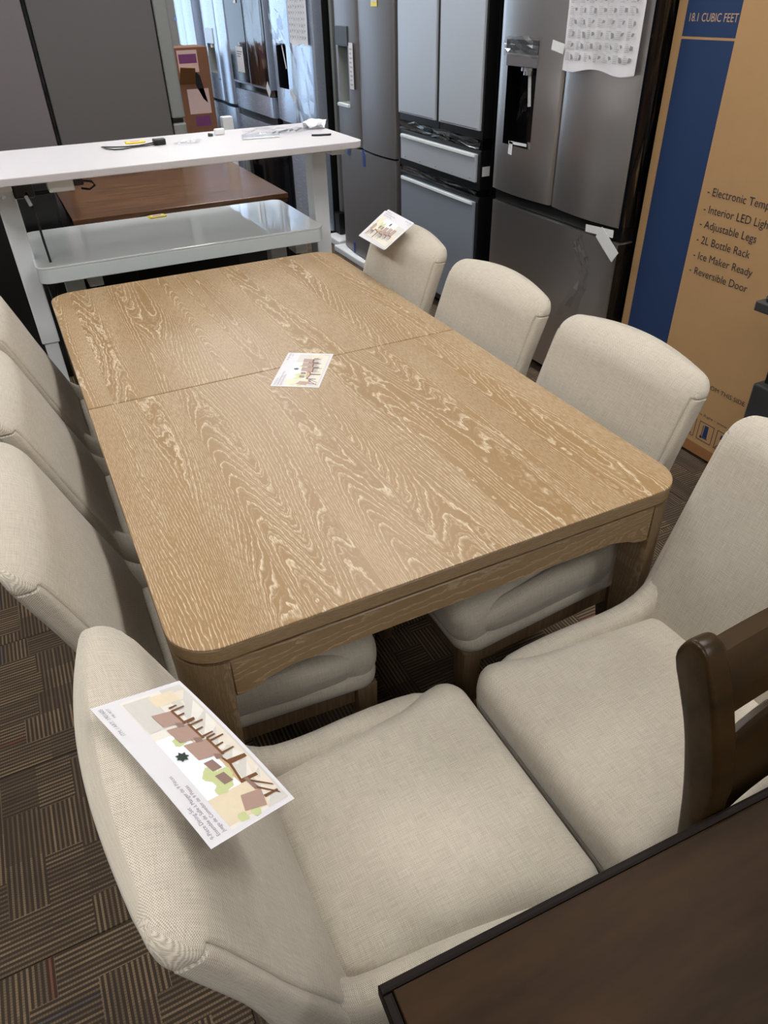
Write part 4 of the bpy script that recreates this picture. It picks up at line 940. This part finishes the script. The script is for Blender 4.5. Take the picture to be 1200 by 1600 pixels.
# ------------------------------------------------------------------ leaflets
LL, LS = 0.216, 0.131
def leaflet(label, pos, eul, bend=0.0, group='furniture leaflets', plain=False):
    o = bpy.data.objects.new('leaflet', None); COL.objects.link(o); tag(o, label, 'leaflet', group)
    o.matrix_world = Matrix.Translation(pos) @ Euler(eul, 'XYZ').to_matrix().to_4x4() @ Matrix.Rotation(PI, 4, 'Z')
    L, S = LL, LS
    def zf(x): return bend * ((2 * x / L) ** 2)
    n = 12; vs = []; fs = []
    for k in range(n + 1):
        x = -L / 2 + L * k / n
        for y, z in ((-S / 2, 0), (S / 2, 0), (S / 2, -.0006), (-S / 2, -.0006)): vs.append((x, y, z + zf(x)))
    for k in range(n):
        for i in range(4): fs.append((k * 4 + i, (k + 1) * 4 + i, (k + 1) * 4 + (i + 1) % 4, k * 4 + (i + 1) % 4)[::-1])
    fs += [(0, 1, 2, 3), (n * 4 + 3, n * 4 + 2, n * 4 + 1, n * 4)]
    MB().add(vs, fs).build('paper', 'paper_white', o)
    if plain: return o
    names = ['leaflet_wall', 'leaflet_floor', 'leaflet_rug', 'leaflet_chair', 'leaflet_chair_shade', 'leaflet_wood', 'leaflet_wood_light', 'leaflet_green', 'leaflet_sky', 'leaflet_curtain', 'leaflet_plant', 'ink_grey']
    mb = MB(); lay = [0]
    def poly(m, pts):
        # pts in picture units: x 0..1 left to right, y 0..1 bottom to top of the picture area
        lay[0] += 1; mb.cur = names.index(m); z0 = .00015 + lay[0] * 2.2e-5
        P = [(-L / 2 + .006 + p[0] * (L - .012), -S / 2 + .005 + p[1] * (S * .70)) for p in pts]
        mb.add([(x, y, z0 + zf(x)) for x, y in P], [tuple(range(len(P)))])
    def rect(m, x0, x1, y0, y1):
        k = 8; poly(m, [(x0 + (x1 - x0) * i / k, y0) for i in range(k + 1)] + [(x1 - (x1 - x0) * i / k, y1) for i in range(k + 1)])
    rect('leaflet_wall', 0, 1, .0, 1); rect('leaflet_floor', 0, 1, 0, .36); rect('leaflet_rug', .08, .95, .04, .22)
    rect('leaflet_sky', .18, .66, .42, 1); rect('leaflet_curtain', .02, .16, .3, 1); rect('leaflet_curtain', .12, .2, .34, 1)
    rr = random.Random(5)
    for cx, cy, r in ((.26, .62, .10), (.33, .70, .09), (.30, .52, .08), (.22, .74, .06), (.60, .72, .07), (.63, .62, .06), (.02, .55, .05), (.03, .75, .05)):
        poly('leaflet_green', [(cx + r * .55 * (1 + .25 * rr.uniform(-1, 1)) * math.cos(2 * PI * k / 12), cy + r * 1.4 * (1 + .25 * rr.uniform(-1, 1)) * math.sin(2 * PI * k / 12)) for k in range(12)])
    rect('leaflet_floor', .72, .98, .55, .98); rect('leaflet_curtain', .88, .97, .2, .6)
    poly('leaflet_wood_light', [(.20, .44), (.60, .58), (.66, .56), (.34, .38)]); poly('leaflet_wood', [(.20, .44), (.34, .38), (.34, .34), (.20, .40)]); poly('leaflet_wood', [(.34, .38), (.66, .56), (.66, .53), (.34, .34)])
    poly('leaflet_wood', [(.335, .37), (.37, .38), (.36, .06), (.335, .06)]); poly('leaflet_wood', [(.20, .42), (.225, .42), (.22, .14), (.20, .14)])
    for cx in (.24, .34): poly('leaflet_chair_shade', [(cx, .50), (cx + .07, .53), (cx + .07, .68), (cx, .65)])
    poly('leaflet_chair', [(.02, .36), (.12, .26), (.14, .58), (.05, .68)]); poly('leaflet_chair_shade', [(.12, .26), (.22, .30), (.22, .36), (.13, .34)])
    for a, b in ((.06, .06), (.13, .04), (.18, .10)): poly('leaflet_wood', [(a, .30), (a + .018, .30), (b + .012, .06), (b, .06)])
    for cx, cy, s in ((.42, .36, 1.0), (.57, .42, .92), (.71, .47, .85)):
        poly('leaflet_chair', [(cx, cy), (cx + .13 * s, cy + .02), (cx + .145 * s, cy + .36 * s), (cx + .02, cy + .34 * s)])
        poly('leaflet_chair_shade', [(cx - .03, cy + .02), (cx, cy), (cx + .02, cy + .10), (cx - .02, cy + .12)]); poly('leaflet_wood', [(cx - .01, cy), (cx + .13 * s, cy + .02), (cx + .13 * s, cy - .02), (cx - .01, cy - .04)])
        for dx, ln in ((-.005, .24), (.05, .16), (.10, .26), (.125, .16)): poly('leaflet_wood', [(cx + dx, cy), (cx + dx + .014, cy), (cx + dx + .018, cy - ln * s), (cx + dx + .008, cy - ln * s)])
    for k in range(7):
        q = 2 * PI * k / 7; poly('leaflet_plant', [(.50, .86), (.50 + .02 * math.cos(q - .5), .86 + .06 * math.sin(q - .5)), (.50 + .035 * math.cos(q), .86 + .10 * math.sin(q)), (.50 + .02 * math.cos(q + .5), .86 + .06 * math.sin(q + .5))])
    mb.build('picture', names, o)
    tx = MB()
    def line(s, x, y, wd, h): place_text(tx, s, wd, h, lambda a, b: (x + a, y + b, .0003 + zf(x + a)))
    line('9-Piece Dining Set', -L / 2 + .008, S / 2 - .0115, .042, .0052)
    line('Ensemble de Salle à Manger de 9 Pièces', -L / 2 + .008, S / 2 - .0195, .084, .0048); line('Juego de Comedor de 9 Piezas', -L / 2 + .008, S / 2 - .0275, .066, .0048)
    tx.build('title_text', 'leaflet_ink', o); tx = MB()
    line('ITM. / ART. 1901605', L / 2 - .052, S / 2 - .0115, .046, .0052); line('MK-9DT', L / 2 - .024, S / 2 - .0185, .016, .0034)
    tx.build('item_number', 'leaflet_ink', o)
    return o
leaflet('leaflet lying flat on the oak tabletop across the seam', (.028, -.055, TZ + .0010), (0, 0, -2.152))
leaflet('large leaflet draped on the front chair\'s back', (-.549, -1.236, .898), (-.51, .19, -1.192), -.003)
leaflet('leaflet resting on the top corner of the far right-hand chair', (.592, .549, .922), (-.588, .0, 1.522))
leaflet('second leaflet tucked beneath the one on the far right-hand chair', (.588, .559, .9175), (-.588, .01, 1.55), plain=True)

# ------------------------------------------------------------------ small things on the desks
def wrapper(label, c, rz):
    o = thing('candy_wrapper', label, 'wrapper', c, 'yellow sweet wrappers'); x, y, z = c; mb = MB()
    pts = []
    prof = [(-.040, .026), (-.036, .022), (-.028, .025), (0, .026), (.028, .025), (.036, .022), (.040, .026)]
    mb.prism([(x + a, y + b) for a, b in prof] + [(x + a, y - b) for a, b in prof[::-1]], 2, z, z + .006, .002, 1); mb.build('foil', 'yellow_print', o)
    mb = MB().prism([(x - .027, y + .017), (x + .027, y + .017), (x + .027, y - .017), (x - .027, y - .017)], 2, z + .006, z + .0066); mb.build('label_band', 'paper_white', o)
    MB().prism([(x - .020, y + .008), (x + .020, y + .006), (x + .020, y - .006), (x - .020, y - .004)], 2, z + .0066, z + .0071).build('lettering', 'red_print', o); o.rotation_euler.z = rz; return o
wrapper('yellow and red sweet wrapper behind the black plug on the white desk', (-.02, 1.705, WZ), .0)
wrapper('yellow and red sweet wrapper lying on the glass desk top', (.045, 1.915, .75), .05)
pc = thing('power_cord', 'short black power cord with plug on the white desk', 'cord', (0, 1.60, WZ)); z = WZ + .004
pg = MB().box(.035, .085, 1.575, 1.610, WZ, WZ + .024, .005).build('plug', 'black_plastic', pc)
MB().lathe([(.009, 0), (.009, .014)], 12).build('prong', 'metal_bright', pg).matrix_local = Matrix.Translation((.088, -.012, .012)) @ Matrix.Rotation(PI / 2, 4, 'Y')
MB().tube([(.04, 1.595, z + .006), (-.02, 1.60, z), (-.08, 1.60, z), (-.14, 1.63, z), (-.165, 1.65, z), (-.155, 1.60, z), (-.13, 1.555, z), (-.10, 1.545, z), (-.06, 1.565, z), (0, 1.575, z), (.05, 1.572, z + .004)], .0026, 6).build('cord', 'black_plastic', pc, smooth=True)
bag = thing('parts_bag', 'clear plastic bag of hardware at the right end of the white desk', 'plastic bag', (.6, 1.6, WZ))
crumple([(.38, 1.49), (.74, 1.46), (.83, 1.68), (.44, 1.66)], lambda u, v, h: (u, v, WZ + .003 + h), .022, 61, 9).build('film', 'clear_film', bag)
MB().prism([(.39, 1.50), (.55, 1.48), (.57, 1.545), (.41, 1.565)], 2, WZ + .001, WZ + .006, .001, 1).build('cardboard_insert', 'glass_white', bag)
for k in range(7): x = .55 + .022 * k + R.uniform(-.006, .006); y = 1.58 + R.uniform(-.02, .03); MB().tube([(x, y, WZ + .006), (x + .018, y + .01, WZ + .008)], [.004, .003], 8).build('bolt', 'metal_bright', bag)
crumple([(.70, 1.60), (.80, 1.58), (.86, 1.70), (.76, 1.73)], lambda u, v, h: (u, v, WZ + .002 + h), .03, 62, 6).build('tissue', 'white_foam', bag)
sb = tag(crumple([(.10, 1.51), (.20, 1.50), (.24, 1.575), (.13, 1.585)], lambda u, v, h: (u, v, WZ + .001 + h), .012, 63, 7).build('small_bag', 'clear_film'), 'small empty clear plastic bag between the plug and the parts bag', 'plastic bag')
tag(MB().tube([(.675, 1.425, WZ + .004), (.70, 1.408, WZ + .004), (.745, 1.395, WZ + .004), (.752, 1.400, WZ + .004)], .004, 6).build('hex_key', 'black_plastic'), 'small black hex key at the near right corner of the white desk', 'tool')
sw = thing('desk_screw', 'small dark screw with white plastic cap on the white desk', 'screw', (.30, 1.69, WZ)); MB().tube([(.293, 1.685, WZ + .006), (.31, 1.675, WZ + .006)], [.008, .005], 10).build('screw', 'charcoal_plastic', sw); MB().box(.325, .37, 1.69, 1.715, WZ, WZ + .025, .006).build('cap', 'white_foam', sw)

for o in bpy.data.objects:
    if '_o' in o: del o['_o']
